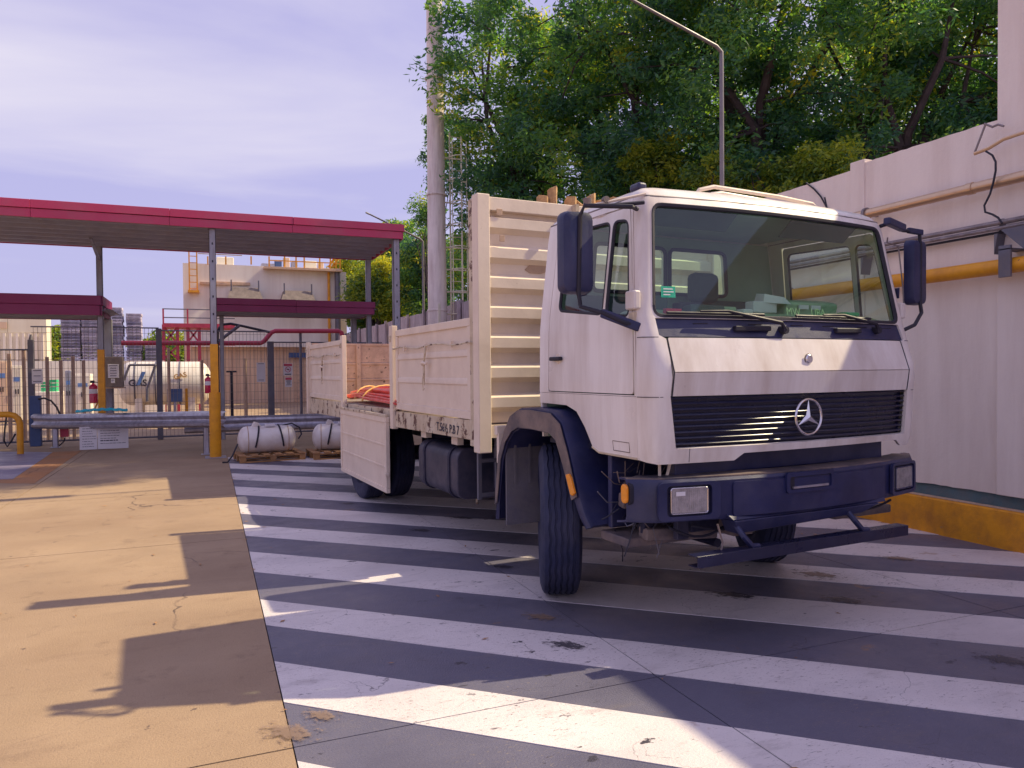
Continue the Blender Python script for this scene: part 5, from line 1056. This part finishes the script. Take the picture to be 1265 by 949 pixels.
tb(T().lathe([(-.02, .022), (.02, .024)], (2.2, 3.50, 2.475), 'z', 10), 'arm_joint', 'plasticd'); tb(T().lathe([(-.014, .02), (.014, .02)], (2.30, 3.47, 2.49), 'y', 10), 'arm_joint', 'plasticd')
tb(T().prism(rrect(2.255, 2.33, 1.99, 2.42, .035), 'y', 3.70, 3.712), 'inner_mirror_plate', 'bed'); tb(T().prism(rrect(2.245, 2.34, 1.98, 2.43, .04), 'y', 3.713, 3.73), 'inner_mirror_frame', 'plastic')
mirror(1, 4.93, 3.50, 1.99, 2.45, .19, [(4.46, 3.40, 2.50), (4.52, 3.38, 2.52), (4.74, 3.44, 2.50), (4.92, 3.44, 2.50), (4.93, 3.44, 2.40), (4.93, 3.44, 2.0), (4.93, 3.43, 1.93), (4.80, 3.39, 1.84), (4.58, 3.36, 1.78)])
tb(T().beam((4.47, 3.36, 2.53), (4.72, 3.42, 2.51), .05, .05), 'arm_bracket', 'plastic', bevel=.01); tb(T().beam((4.80, 3.44, 2.505), (4.95, 3.44, 2.50), .03, .04), 'arm_bracket', 'plastic', bevel=.008)
tb(T().tube([(4.60, 3.45, 2.44), (4.66, 3.5, 2.42), (4.78, 3.5, 2.40), (4.83, 3.5, 2.1), (4.84, 3.5, 1.93), (4.72, 3.48, 1.88)], .005, 6), 'wire_stay', 'conduit'); tb(T().tube([(4.72, 3.47, 2.10), (4.735, 3.47, 2.03)], [.02, .008], 8), 'small_knob', 'plastic')
# bumper: plan outline swept in z
def bf(x):      # front plan of bumper at offset x from centre
    a = abs(x); return 3.08+.12*a*a if a <= 1.02 else 3.205+(a-1.02)*.78
BX = [-1.165, -1.12, -1.05, -1.02, -.9, -.66, -.62, -.4, -.2, 0, .2, .4, .62, .66, .9, 1.02, 1.05, 1.12, 1.165]
mb = T(); prof = [(.07, .952), (.012, .955), (.0, .935), (.0, .75), (.012, .725), (.09, .71)]; vs = []; fs = []
for x in BX:
    for (o_, z) in prof: vs.append((BC+x, bf(x)+o_, z + (0 if abs(x) > .63 or z > .9 else -.0)))
mm = len(prof)
for i in range(len(BX)-1):
    for q_ in range(mm-1): fs.append((i*mm+q_, i*mm+q_+1, (i+1)*mm+q_+1, (i+1)*mm+q_))
mb.add(vs, fs)
bum = tb(mb, 'bumper', 'plastic', solid=.012, angle=30)
T().add([(BC+x, bf(x)+o_, .957) for x in BX for o_ in (.004, .15 if abs(x) < 1.1 else .05)], [(2*i, 2*i+1, 2*i+3, 2*i+2) for i in range(len(BX)-1)]).build('bumper_top', 'plasticd', bum, solid=.008)
# raised middle shield and lower valance
def patch(x0, x1, z0, z1, off, name, m, par, thick=.01, r=.03, grid=.1, bev=0): return panel(T(), rrect(x0, x1, z0, z1, r), [], lambda x, z: (BC+x, bf(x)+off, z), grid).build(name, m, par, solid=thick, bevel=bev, angle=30)
patch(-.60, 1.0-.36, .735, .925, -.008, 'bumper_shield', 'plastic', bum, .016, .02)
mb = T(); mb.hexa([(BC-.62, bf(.3)-.004, .715), (BC+.62, bf(.3)-.004, .715), (BC+.62, bf(.6)+.09, .715), (BC-.62, bf(.6)+.09, .715), (BC-.64, bf(.6)-.004, .748), (BC+.64, bf(.6)-.004, .748), (BC+.64, bf(.6)+.09, .748), (BC-.64, bf(.6)+.09, .748)]); mb.build('bumper_lip', 'plastic', bum, bevel=.006)
mb = T(); mb.hexa([(BC-.58, 3.10, .635), (BC+.42, 3.10, .66), (BC+.42, 3.2, .66), (BC-.58, 3.2, .635), (BC-.62, 3.075, .714), (BC+.55, 3.075, .714), (BC+.55, 3.2, .714), (BC-.62, 3.2, .714)]); mb.build('lower_valance', 'plastic', bum, bevel=.008)
fr_ = panel(T(), rrect(-.19, .19, .838, .955, .02), [rrect(-.165, .165, .858, .93, .012)], lambda x, z: (BC-.06+x, bf(x)-.016, z), .08).build('step_frame', 'plastic', bum, solid=.02, bevel=.004)
T().box(BC-.22, BC+.10, 3.068, 3.076, .86, .93).build('step_recess', 'black', bum); T().beam((BC-.2, 3.062, .868), (BC+.08, 3.062, .868), .012, .012).build('step_tread', 'steel', bum)
for sg, xc in ((-1, -.865), (1, .865)):
    hl_ = empty('headlight', (xc, bf(xc)-4.5, .84)); hl_.parent = truck; L = Vector((BC+xc, bf(xc), .84)); sl_ = Matrix.Rotation(R(5*sg), 4, 'Z')
    f = panel(MB(), rrect(-.185 if sg < 0 else -.155, .185 if sg < 0 else .155, -.105, .10, .03), [rrect(-.135, .135, -.083, .083, .025)], lambda x, z: (x, -.02, z), .06); ho = f.build('headlight_surround', 'plastic', hl_, solid=.018, bevel=.004); hl_.rotation_euler.z = R(11*sg)
    MB().box(-.14, .14, -.008, .0, -.09, .09).build('headlight_recess', 'grille', hl_)
    MB().prism(rrect(-.108, .108, -.068, .068, .012), 'y', -.026, -.009).build('headlight_lens', 'lens', hl_, bevel=.005)
    mb = MB()
    for k in range(17): x = -.100+k*.0125; mb.box(x-.0022, x+.0022, -.0285, -.026, -.062, .062)
    tag(mb.build('lens_fluting', 'lens', hl_, smooth=False), kind='stuff'); MB().tube([(x, -.027, z) for x, z in rrect(-.109, .109, -.069, .069, .012)+[(.109, .057)]], .004, 6).build('lens_bezel', 'chrome' if sg < 0 else 'plastic', hl_)
    if sg < 0: MB().box(-.082, -.028, -.0305, -.029, .028, .05).build('lens_mark', 'signw', hl_)
tb(panel(T(), rrect(-.0, .155, .74, .925, .02), [], lambda x, z: (2.345+x*.85, 3.315-x*.66-.012, z), .06), 'bumper_end_panel', 'plasticd', solid=.012)
mb = T(); mb.prism(rrect(3.295, 3.350, .822, .928, .026), 'x', 2.304, 2.322); tb(mb, 'turn_signal', 'amber', bevel=.006); tb(T().prism(rrect(3.285, 3.360, .812, .938, .03), 'x', 2.3225, 2.345), 'signal_base', 'black')
# hanging step bar
sb = T(); x0, x1 = 2.56, 4.22; sb.box(x0, x1, 3.02, 3.028, .505, .567); sb.box(x0, x1, 3.029, 3.10, .561, .567); sb.box(x0, x1, 3.029, 3.10, .505, .511); stp = tb(sb, 'step_bar', 'grille', bevel=.002)
for x in (2.92, 3.80): T().tube([(x-.02, 3.16, .72), (x-.025, 3.11, .69), (x-.01, 3.06, .63), (x+.04, 3.05, .575), (x+.09, 3.05, .568)], .017, 8).build('step_hanger', 'plastic', stp)
# void behind: radiator, engine, frame, axle
tb(T().box(2.75, 4.15, 3.30, 3.42, .62, 1.36), 'radiator', 'chassis', bevel=.01); tb(T().box(3.05, 3.90, 3.44, 4.75, .62, 1.30), 'engine_block', 'chassis', bevel=.05)
tb(T().box(2.62, 4.32, 3.28, 3.36, .95, 1.115), 'front_crossmember', 'plastic', bevel=.01)
for b0 in (3.03, 3.84): tb(T().box(b0, b0+.07, 3.15, 11.85, .74, .96), 'frame_rail', 'chassis', bevel=.005)
for a in (3.22, 5.0, 6.4, 7.8, 9.6, 11.3): tb(T().box(3.10, 3.84, a, a+.08, .78, .93), 'cross_member', 'chassis', bevel=.005)
tb(T().tube([(2.70, 4.48, .50), (3.05, 4.48, .46), (3.9, 4.48, .46), (4.26, 4.48, .50)], .055, 12), 'front_axle', 'chassis'); tb(T().tube([(2.55, 8.95, .52), (3.25, 8.95, .52), (3.71, 8.95, .52), (4.42, 8.95, .52)], [.08, .1, .1, .08], 12), 'rear_axle', 'chassis'); tb(T().lathe([(-.2, .08), (-.12, .2), (.12, .2), (.2, .08)], (3.48, 8.95, .53), 'y', 16), 'differential', 'chassis')
for b0 in (2.98, 3.90):
    for a0 in (4.48, 8.95):
        for k in range(5): ln = .62-.09*k; tb(T().tube([(b0+.03, a0-ln, .68-.022*k+.03), (b0+.03, a0-ln*.5, .63-.02*k), (b0+.03, a0, .60-.02*k), (b0+.03, a0+ln*.5, .63-.02*k), (b0+.03, a0+ln, .68-.022*k+.03)], .014, 4), 'spring_leaf', 'chassis')
for pth, r_ in (([(2.75, 4.60, .50), (3.2, 4.72, .45), (4.2, 4.6, .50)], .02), ([(2.95, 3.55, .58), (2.9, 4.0, .55), (2.75, 4.4, .52)], .025), ([(3.35, 4.5, .4), (3.3, 3.7, .42)], .03), ([(3.48, 5.4, .72), (3.48, 8.8, .60)], .05)): tb(T().tube(pth, r_, 8), 'steering_rod', 'chassis')
tb(T().box(2.95, 3.10, 3.18, 3.36, .60, .78), 'spring_hanger', 'plasticd', bevel=.01); tb(T().beam((2.50, 3.42, .62), (2.96, 3.36, .60), .10, .07), 'step_bracket', 'plasticd', bevel=.01); tb(T().beam((2.42, 3.52, .80), (2.70, 3.42, .78), .10, .08), 'cab_mount', 'plasticd', bevel=.01); tb(T().box(2.50, 2.56, 3.40, 3.44, .62, .80), 'step_bracket', 'chassis')
tb(T().box(2.62, 2.70, 3.26, 3.30, .60, .72), 'step_bracket', 'chassis', bevel=.005); tb(T().box(2.40, 2.95, 3.42, 3.70, .545, .60), 'entry_step', 'plasticd', bevel=.01); tb(T().box(4.05, 4.6, 3.42, 3.70, .545, .60), 'entry_step', 'plasticd', bevel=.01)
for x in (2.53, 2.58): tb(T().tube([(x, 3.30, .955), (x+.03*(x-2.53)*20, 3.3, 1.05)], .009, 6), 'stay_rod', 'bed')
r2 = random.Random(5)
for k in range(60):
    p = Vector((r2.uniform(2.42, 2.85), r2.uniform(3.36, 3.62), r2.uniform(.60, 1.04))); e = p+Vector((r2.uniform(-.2, .2), r2.uniform(-.1, .1), r2.uniform(-.22, .1)))
    tb(T().tube([p, p.lerp(e, .5)+Vector((r2.uniform(-.05, .05), 0, r2.uniform(-.07, .05))), e], r2.choice((.002, .003, .004)), 5), 'loose_wire', r2.choice(('black', 'plasticd', 'dgrey')))
for x0_, x1_, dz_ in ((2.55, 3.0, .07), (2.7, 3.3, .05), (3.9, 4.35, .04)):
    tb(T().tube([(x0_+(x1_-x0_)*k/8, 3.24, .68-dz_*math.sin(math.pi*k/8)) for k in range(9)], .008, 6), 'brake_line', 'black')
tb(T().tube([(2.78, 3.12, .70), (2.80, 3.10, .60), (2.76, 3.08, .54), (2.68, 3.06, .51), (2.60, 3.05, .495)], .006, 6), 'hanging_cable', 'plasticd')
for x in (4.05, 4.16, 4.25, 4.32): tb(T().box(x, x+.045, 3.38, 3.42, .96, 1.06), 'cab_bracket', 'chassis')

tb(T().box(2.75, 3.35, 4.56, 5.0, 1.32, 2.0), 'gap_sun_blocker', 'chassis', bevel=.05); tb(T().box(3.36, 4.5, 4.6, 5.05, .98, 1.75), 'gap_sun_blocker_low', 'chassis', bevel=.03); tb(T().box(2.9, 4.2, 4.6, 5.1, .7, .97), 'gearbox', 'chassis', bevel=.05)  # two unseen boxes added to stop sun through the cab gap, above the gearbox
# wheels
def tyre_mesh(R_=.515, W=.27, seg=132):
    prof = []   # (x, r, groove phase 0/1)
    hwid = W/2
    P = [(-hwid*.55, R_*.58, 0), (-hwid*.86, R_*.64, 0), (-hwid, R_*.76, 0), (-hwid*.98, R_*.86, 0), (-hwid*.88, R_*.945, 0), (-hwid*.80, R_*.978, 0)]
    for g_ in (-.56, -.28, 0, .28, .56): P += [(hwid*(g_-.055), R_, 1), (hwid*(g_-.035), R_-.009, 1), (hwid*(g_+.035), R_-.009, 1), (hwid*(g_+.055), R_, 1)]
    P += [(hwid*.80, R_*.978, 0), (hwid*.88, R_*.945, 0), (hwid*.98, R_*.86, 0), (hwid, R_*.76, 0), (hwid*.86, R_*.64, 0), (hwid*.55, R_*.58, 0)]
    mb = MB(); n_ = seg; vs = []; fs = []; m_ = len(P)
    for k in range(n_):
        an = 2*math.pi*k/n_; zg = math.sin(k*math.pi/3)*hwid*.03
        notch = .0035 if k % 2 else 0
        for (x, r_, ph) in P:
            rr = r_ - (notch if not ph and .93 < r_/R_ < .96 else 0)
            vs.append((x+(zg if ph else 0), rr*math.cos(an), rr*math.sin(an)))
    for k in range(n_):
        k2 = (k+1) % n_
        for q_ in range(m_-1): fs.append((k*m_+q_, k*m_+q_+1, k2*m_+q_+1, k2*m_+q_))
    return mb.add(vs, fs)
tyre_me = tyre_mesh().build('tyre', 'rubber', angle=28)
rim = MB().lathe([(-.10, .30), (-.105, .27), (-.06, .26), (-.03, .20), (-.035, .15), (-.08, .11), (-.09, .0)], (0, 0, 0), 'x', 36)
for k in range(8): an = 2*math.pi*k/8; rim.lathe([(-.065, .014), (-.035, .014)], (0, .155*math.cos(an), .155*math.sin(an)), 'x', 8)
rim.lathe([(-.10, .30), (.10, .30), (.11, .27)], (0, 0, 0), 'x', 36, True)
rim_me = rim.build('rim', 'steelpost')
def wheel(b, a, rz, flip=False, r=.515):
    o = empty('wheel', (b-3.48, a-4.5, r), R(rz)); o.parent = truck; 
    if flip: o.rotation_euler.z += math.pi
    for src in (tyre_me, rim_me):
        c = src.copy(); C.objects.link(c); c.parent = o
    return o
wheel(2.565, 4.49, -27); wheel(4.43, 4.47, -27, True)
for b in (2.43, 2.75): wheel(b, 8.95, 0)
for b in (4.53, 4.21): wheel(b, 8.95, 0, True)
bpy.data.objects.remove(tyre_me); bpy.data.objects.remove(rim_me)
# mudguards
arch_o = [(4.99, .45), (4.97, .57), (4.90, .94), (4.80, 1.12), (4.70, 1.235), (4.58, 1.285), (4.40, 1.295), (4.12, 1.285), (4.00, 1.225), (3.92, 1.08), (3.87, .97), (3.80, .80), (3.73, .69), (3.67, .63)]
arch_i = [(4.94, .45), (4.93, .57), (4.86, .90), (4.78, 1.03), (4.68, 1.11), (4.58, 1.145), (4.40, 1.15), (4.14, 1.14), (4.05, 1.10), (3.985, .99), (3.94, .91), (3.86, .75), (3.80, .66), (3.73, .60)]
for sg in (-1, 1):
    X = lambda x: BC+sg*x
    mb = T(); n_ = len(arch_o); vs = []; fs = []
    inn = [1.14 if i < 1 else 1.0 for i in range(n_)]; xin = [.62]*7+[.60, .62, .66, .74, .80, .86, .92]
    for i in range(n_):
        ao, ai = arch_o[i], arch_i[i]
        sec = [(X(1.165), ai[0], ai[1]), (X(1.18), ao[0]*.5+ai[0]*.5, ao[1]*.5+ai[1]*.5), (X(1.17), ao[0], ao[1]-.005), (X(1.15), ao[0], ao[1]+.004), (X(xin[i]), ao[0]-.0, ao[1]+.012), (X(xin[i]), ai[0]*.4+ao[0]*.6, ai[1]*.4+ao[1]*.6), (X(1.13), ai[0]*.5+ao[0]*.5, ai[1]*.5+ao[1]*.5)]
        vs += sec
    for i in range(n_-1):
        for q_ in range(7): fs.append((i*7+q_, i*7+(q_+1) % 7, (i+1)*7+(q_+1) % 7, (i+1)*7+q_))
    fs += [tuple(range(7)), tuple((n_-1)*7+q_ for q_ in range(7))]
    mg = mb.add(vs, fs).build('mudguard', 'plastic', truck, angle=38)
    mb = T(); m1 = [((o_[0]*.5+i_[0]*.5), (o_[1]*.5+i_[1]*.5)) for o_, i_ in zip(arch_o, arch_i)]
    T().add([v for o_, i_ in list(zip(arch_o, arch_i))[1:12] for v in ((X(1.186), o_[0], o_[1]-.012), (X(1.186), i_[0], i_[1]+.008))], [(2*i, 2*i+1, 2*i+3, 2*i+2) for i in range(10)]).build('mudguard_lip', 'plasticd', mg, solid=.006)
    mb = T(); mb.prism([(3.845, .90), (3.87, .92), (3.905, .91), (3.85, .795), (3.825, .79), (3.80, .81)], 'x', X(1.187), X(1.205)); mb.build('side_marker', 'amber', mg, bevel=.005)
    # rubber flap with ribs behind the wheel
    fl_ = T().box(X(1.15), X(.60), 4.845, 4.862, .42, 1.10).build('mudflap', 'mudflap', truck, bevel=.004)
    for k in range(4): x = X(.72+k*.12); T().box(x-.008, x+.008, 4.832, 4.844, .72, 1.08).build('flap_rib', 'mudflap', fl_)
    # inner front wheelhouse
    tb(T().box(X(.60), X(.58), 3.7, 4.95, .75, 1.28), 'wheelhouse_wall', 'chassis'); tb(T().box(X(.60), X(1.06), 3.62, 3.66, .62, 1.06), 'wheelhouse_front', 'plastic', bevel=.01)
tb(T().box(2.36, 2.62, 5.05, 5.10, 1.06, 1.13), 'mudguard_bracket', 'bed', bevel=.005); tb(T().box(2.37, 2.40, 5.04, 5.08, .85, 1.08), 'mudguard_bracket', 'bed')

# fuel tank with straps, ladder frame, side boxes
tk = T(); tk.prism(rrect(2.36, 2.92, .44, .885, .10), 'y', 5.86, 6.86); tko = tb(tk, 'fuel_tank', 'tank', bevel=.012)
for a in (6.02, 6.66): T().prism(rrect(2.348, 2.93, .428, .897, .108), 'y', a, a+.045).build('tank_strap', 'chassis', tko, bevel=.003); T().tube([(2.62, a+.02, .43), (2.62, a+.02, .36)], .012, 6).build('strap_bolt', 'bedrust', tko)
fr_ = T(); fr_.box(2.40, 2.43, 5.50, 5.53, .50, 1.10); fr_.box(2.56, 2.59, 5.50, 5.53, .50, 1.0); fr_.box(2.431, 2.559, 5.50, 5.53, .80, .83); fr_.box(2.431, 2.559, 5.50, 5.53, .52, .55); tb(fr_, 'ladder_frame', 'dgrey')
tb(T().box(2.62, 3.0, 5.15, 5.7, .55, .90), 'battery_box', 'chassis', bevel=.02); tb(T().box(2.9, 3.0, 7.0, 8.3, .50, .95), 'air_tank_bracket', 'chassis'); tb(T().lathe([(7.1, .12), (7.12, .15), (7.9, .15), (7.92, .12)], (3.3, 0, .62), 'y', 20), 'air_tank', 'chassis')
for a in (5.95, 6.75): tb(T().box(2.38, 2.44, a-.05, a+.09, .91, .985), 'bed_bracket', 'bed', bevel=.003)

# bed
BO, BR = 2.30, 4.75
A0_, A1_ = 5.38, 11.92
bedz = lambda a: 1.0-(a-5.3)*.013
tb(T().box(BO+.04, BR-.04, A0_-.04, A1_, 1.10, 1.15), 'bed_floor', 'box')
for a in [5.6+.62*k for k in range(11)]: tb(T().box(BO+.06, BR-.06, a, a+.07, .99, 1.095), 'floor_bearer', 'chassis')
def sill(a0, a1, sg):
    x0 = BO if sg < 0 else BR-.05
    return T().hexa([(x0, a0, bedz(a0)), (x0+.05, a0, bedz(a0)), (x0+.05, a1, bedz(a1)), (x0, a1, bedz(a1)), (x0, a0, 1.155), (x0+.05, a0, 1.155), (x0+.05, a1, 1.135), (x0, a1, 1.135)])
def side_gate(a0, a1, sg, zt=1.97):
    X = BO if sg < 0 else BR; o = empty('side_gate', (X-3.48, a0-4.5, 1.16)); o.parent = truck; L = Vector((X, a0, 1.16)); n_ = a1-a0; h = zt-1.16; s = 1 if sg < 0 else -1
    mb = MB(); mb.box(.018*s, .03*s, .05, n_-.05, .05, h-.05); mb.build('gate_sheet', 'bed', o)
    for (y0, y1, z0, z1) in ((0, n_, 0, .065), (0, n_, h-.065, h), (0, .06, .066, h-.066), (n_-.06, n_, .066, h-.066)): MB().box(0, .045*s, y0, y1, z0, z1).build('gate_frame', 'bed', o, bevel=.005)
    for z in (.30, .53): MB().hexa([(0.006*s, .061, z-.022), (.017*s, .061, z-.03), (.017*s, n_-.061, z-.03), (.006*s, n_-.061, z-.022), (.006*s, .061, z+.012), (.017*s, .061, z+.03), (.017*s, n_-.061, z+.03), (.006*s, n_-.061, z+.012)]).build('gate_rib', 'bed', o)
    if sg < 0:
        MB().tube([(-.02, -.06, h-.20)]+[(-.02-.006*math.sin(k*1.1), n_*k/14, h-.195-.012*math.sin(k*.9)) for k in range(15)]+[(-.02, n_+.05, h-.16)], .0075, 6).build('locking_rod', 'bedrust', o)
        for y in (n_*.18, n_*.5, n_*.82): MB().box(-.028, -.002, y-.012, y+.012, h-.225, h-.17).build('rod_clip', 'bed', o, bevel=.003)
        y = n_*.5; lt = MB().tube([(-.024, y, h-.19), (-.034, y-.02, h-.26), (-.026, y+.03, h-.33), (-.036, y+.01, h-.40), (-.03, y+.02, h-.55)], [.012, .01, .009, .011, .007], 8).build('latch', 'bedrust', o)
        MB().tube([(-.03, y-.05, h-.355), (-.055, y+.01, h-.345), (-.03, y+.06, h-.36)], .014, 8).build('latch_loop', 'bed', lt); MB().tube([(-.022, y+.035, h-.42), (-.028, y+.075, h-.5), (-.022, y+.07, h-.6), (-.022, y+.03, h-.58)], .004, 5).build('chain_end', 'bedrust', lt)
    return o
for sg in (-1, 1):
    tb(sill(A0_+.02, 7.40, sg), 'bed_sill', 'bedrust', bevel=.004); tb(sill(7.40, 9.58, sg), 'bed_sill', 'bedrust', bevel=.004); tb(sill(9.58, A1_, sg), 'bed_sill', 'bedrust', bevel=.004)
    x0 = BO-.03 if sg < 0 else BR-.03
    for a in (7.40, 9.58, 11.90): tb(T().box(x0, x0+.06, a, a+.10, bedz(a)-.02, 2.02), 'bed_post', 'bed', bevel=.006); tb(T().box(x0-.012*(1 if sg < 0 else -1), x0+.05, a+.02, a+.08, 1.86, 1.92), 'post_catch', 'bedrust', bevel=.004)
    side_gate(5.42, 7.38, sg); side_gate(9.69, 11.89, sg)
    if sg > 0: side_gate(7.52, 9.57, sg)
# dropped flap hanging outside
fo = empty('dropped_flap', (BO-.045-3.48, 7.53-4.5, 1.07)); fo.parent = truck; n_ = 2.03; hh = .80
MB().box(-.008, .008, .04, n_-.04, -hh+.04, -.03).build('flap_sheet', 'bed', fo)
for (y0, y1, z0, z1) in ((0, n_, -.06, 0), (0, n_, -hh, -hh+.05), (0, .05, -hh+.051, -.061), (n_-.05, n_, -hh+.051, -.061)): MB().box(-.022, .022, y0, y1, z0, z1).build('flap_frame', 'bed', fo, bevel=.005)
for z in (-.30, -.53): MB().box(-.018, .0, .051, n_-.051, z-.01, z+.01).build('flap_rib', 'bed', fo, bevel=.004)
MB().box(-.03, .0, .0, n_, -.0, .03).build('hinge_bar', 'bedrust', fo, bevel=.005); MB().box(-.04, .0, -.035, .0, -.62, -.585).build('flap_catch', 'bed', fo, bevel=.004)
# tailboard
for k, (z0, z1) in enumerate(((1.17, 1.40), (1.44, 1.66), (1.70, 1.97))): tb(T().box(BO+.06, BR-.06, 11.915, 11.935, z0, z1), 'tail_panel', 'bedin', bevel=.004)
for z in (1.155, 1.415, 1.675, 1.985): tb(T().box(BO+.05, BR-.05, 11.90, 11.95, z-.015, z+.02), 'tail_rib', 'bedin', bevel=.004)
for x in (2.45, 3.05, 3.75, 4.35): tb(T().box(x, x+.07, 11.87, 11.899, 1.16, 2.0), 'tail_post', 'bedin', bevel=.004)
# headboard: posts, beam, pressed horizontal ribs
hb = empty('headboard', (0, 5.30-4.5, 0)); hb.parent = truck; HL = (3.48, 5.30, 0)
def HB(): return MB(HL)
for x0 in (BO, BR-.11): HB().box(x0, x0+.11, 5.25, 5.36, .905, 2.92).build('headboard_post', 'bed', hb, bevel=.008)
HB().box(BO+.004, BO+.035, 5.361, 5.44, .95, 2.90).build('headboard_edge', 'bedrust', hb, bevel=.004)
HB().box(BO+.112, BR-.112, 5.27, 5.35, 2.80, 2.905).build('headboard_beam', 'bed', hb, bevel=.006)
pr = []; z = 2.80
z = 2.745; pr = [(5.335, 2.799), (5.335, 2.77)]
while z > 1.15: pr += [(5.275, z), (5.275, z-.075), (5.335, z-.115), (5.335, z-.20)]; z -= .235
mb = HB(); mb.add([v for (a, zz_) in pr for v in ((BO+.112, a, zz_), (BR-.112, a, zz_))], [(2*i, 2*i+1, 2*i+3, 2*i+2) for i in range(len(pr)-1)]); mb.build('ribbed_sheet', 'bed', hb, smooth=False, solid=.004)
HB().box(BO+.112, BR-.112, 5.27, 5.35, 1.02, 1.12).build('headboard_foot', 'bed', hb)
for (x, z, wd, ht) in ((2.50, 2.79, .05, .05), (2.52, 2.585, .045, .05)): HB().box(x-wd/2, x+wd/2, 5.264, 5.269, z-ht/2, z+ht/2).build('rust_plate', 'brown', hb, bevel=.008)
HB().prism([(2.75, 2.36), (2.80, 2.41), (2.93, 2.41), (2.98, 2.36), (2.9, 2.335), (2.8, 2.335)], 'y', 5.325, 5.332).build('rust_hole', 'brown', hb)
HB().box(3.16, 3.19, 5.20, 5.27, 2.84, 2.90).build('corner_lug', 'bedrust', hb)
# lettering on the sill
tx = text('sill_lettering', "T.56\u00bd P.B 7", .105, 'ink', truck, (BO-.003-3.48, 5.92-4.5, 1.055), (R(90), 0, R(-90)), .001, .001)
tx.rotation_euler = (R(90), R(.6), R(-90))
mb = T()
for k in range(22):
    pass
# timber standing behind the headboard, red tubes on the floor: things of their own
def world(b, a, z): return Vector((-sT*a+cT*b, cT*a+sT*b, z))
for i, (x0, x1, x2, zt, lb) in enumerate(((2.97, 3.06, 3.1, 3.02, 'short split timber, leftmost above the headboard'), (3.07, 3.14, 3.1, 3.10, 'tallest split timber above the headboard'), (3.235, 3.34, 0, 3.04, 'middle split timber above the headboard'), (3.335, 3.41, 0, 3.01, 'narrow stepped timber beside the middle one'), (3.43, 3.53, 0, 3.085, 'fourth rough timber, start of the right cluster'), (3.54, 3.66, 0, 3.06, 'wide rough timber in the right cluster'), (3.67, 3.76, 0, 3.07, 'rightmost rough timber beside the cab roof'))):
    p = world((x0+x1)/2, 5.50, 1.155); wd = (x1-x0)/2; h = zt-1.155; o = MB(); pts = []
    N_ = 9; ring = []; vs = []; fs = []
    for k, hz in enumerate((0, h*.5, h*.9, h*.96, h)):
        for q_ in range(N_): an = 2*math.pi*q_/N_; rr = 1+.22*noise.noise(Vector((q_*1.7+i*9, k*.3, 2))); vs.append((wd*rr*math.cos(an)*1.05, .06*rr*math.sin(an), hz-(rnd.random()*.055 if k == 4 else 0)))
    for k in range(4):
        for q_ in range(N_): fs.append((k*N_+q_, k*N_+(q_+1) % N_, (k+1)*N_+(q_+1) % N_, (k+1)*N_+q_))
    fs += [tuple(range(N_)), tuple(4*N_+q_ for q_ in range(N_))]
    ob = o.add(vs, fs).build('split_timber', 'wood', smooth=False, loc=p); ob.rotation_euler.z = TH; tag(ob, lb, 'timber', 'split timbers behind the headboard')
rb = empty('red_tube_bundle', world(2.62, 7.6, 1.155), TH); tag(rb, 'bundle of red plastic tubes tied on the open bed floor', 'tube bundle')
r3 = random.Random(3)
for k in range(46):
    an = r3.uniform(0, math.pi); rr = math.sqrt(r3.random()); x = rr*.34*math.cos(an); z = .05+rr*.16*abs(math.sin(an)); x2 = x*.62
    MB().tube([(x+r3.uniform(-.03, .03), -.25, z*.8), (x, .35, z), (x*.95+r3.uniform(-.02, .02), 1.1, z*1.05), (x2, 1.75, z*.85+.02), (x2*1.3+r3.uniform(-.02, .02), 2.25, z*.7)], .0125, 6).build('tube', 'hosered', rb)
for y, s_ in ((1.95, .60), (1.2, .9)): MB().tube([(.36*s_*math.cos(R(a)), y+.1*math.cos(R(a)),   .045+.185*s_**.3*math.sin(R(a))) for a in range(0, 181, 18)], .012, 6).build('tie_strap', 'strap', rb)
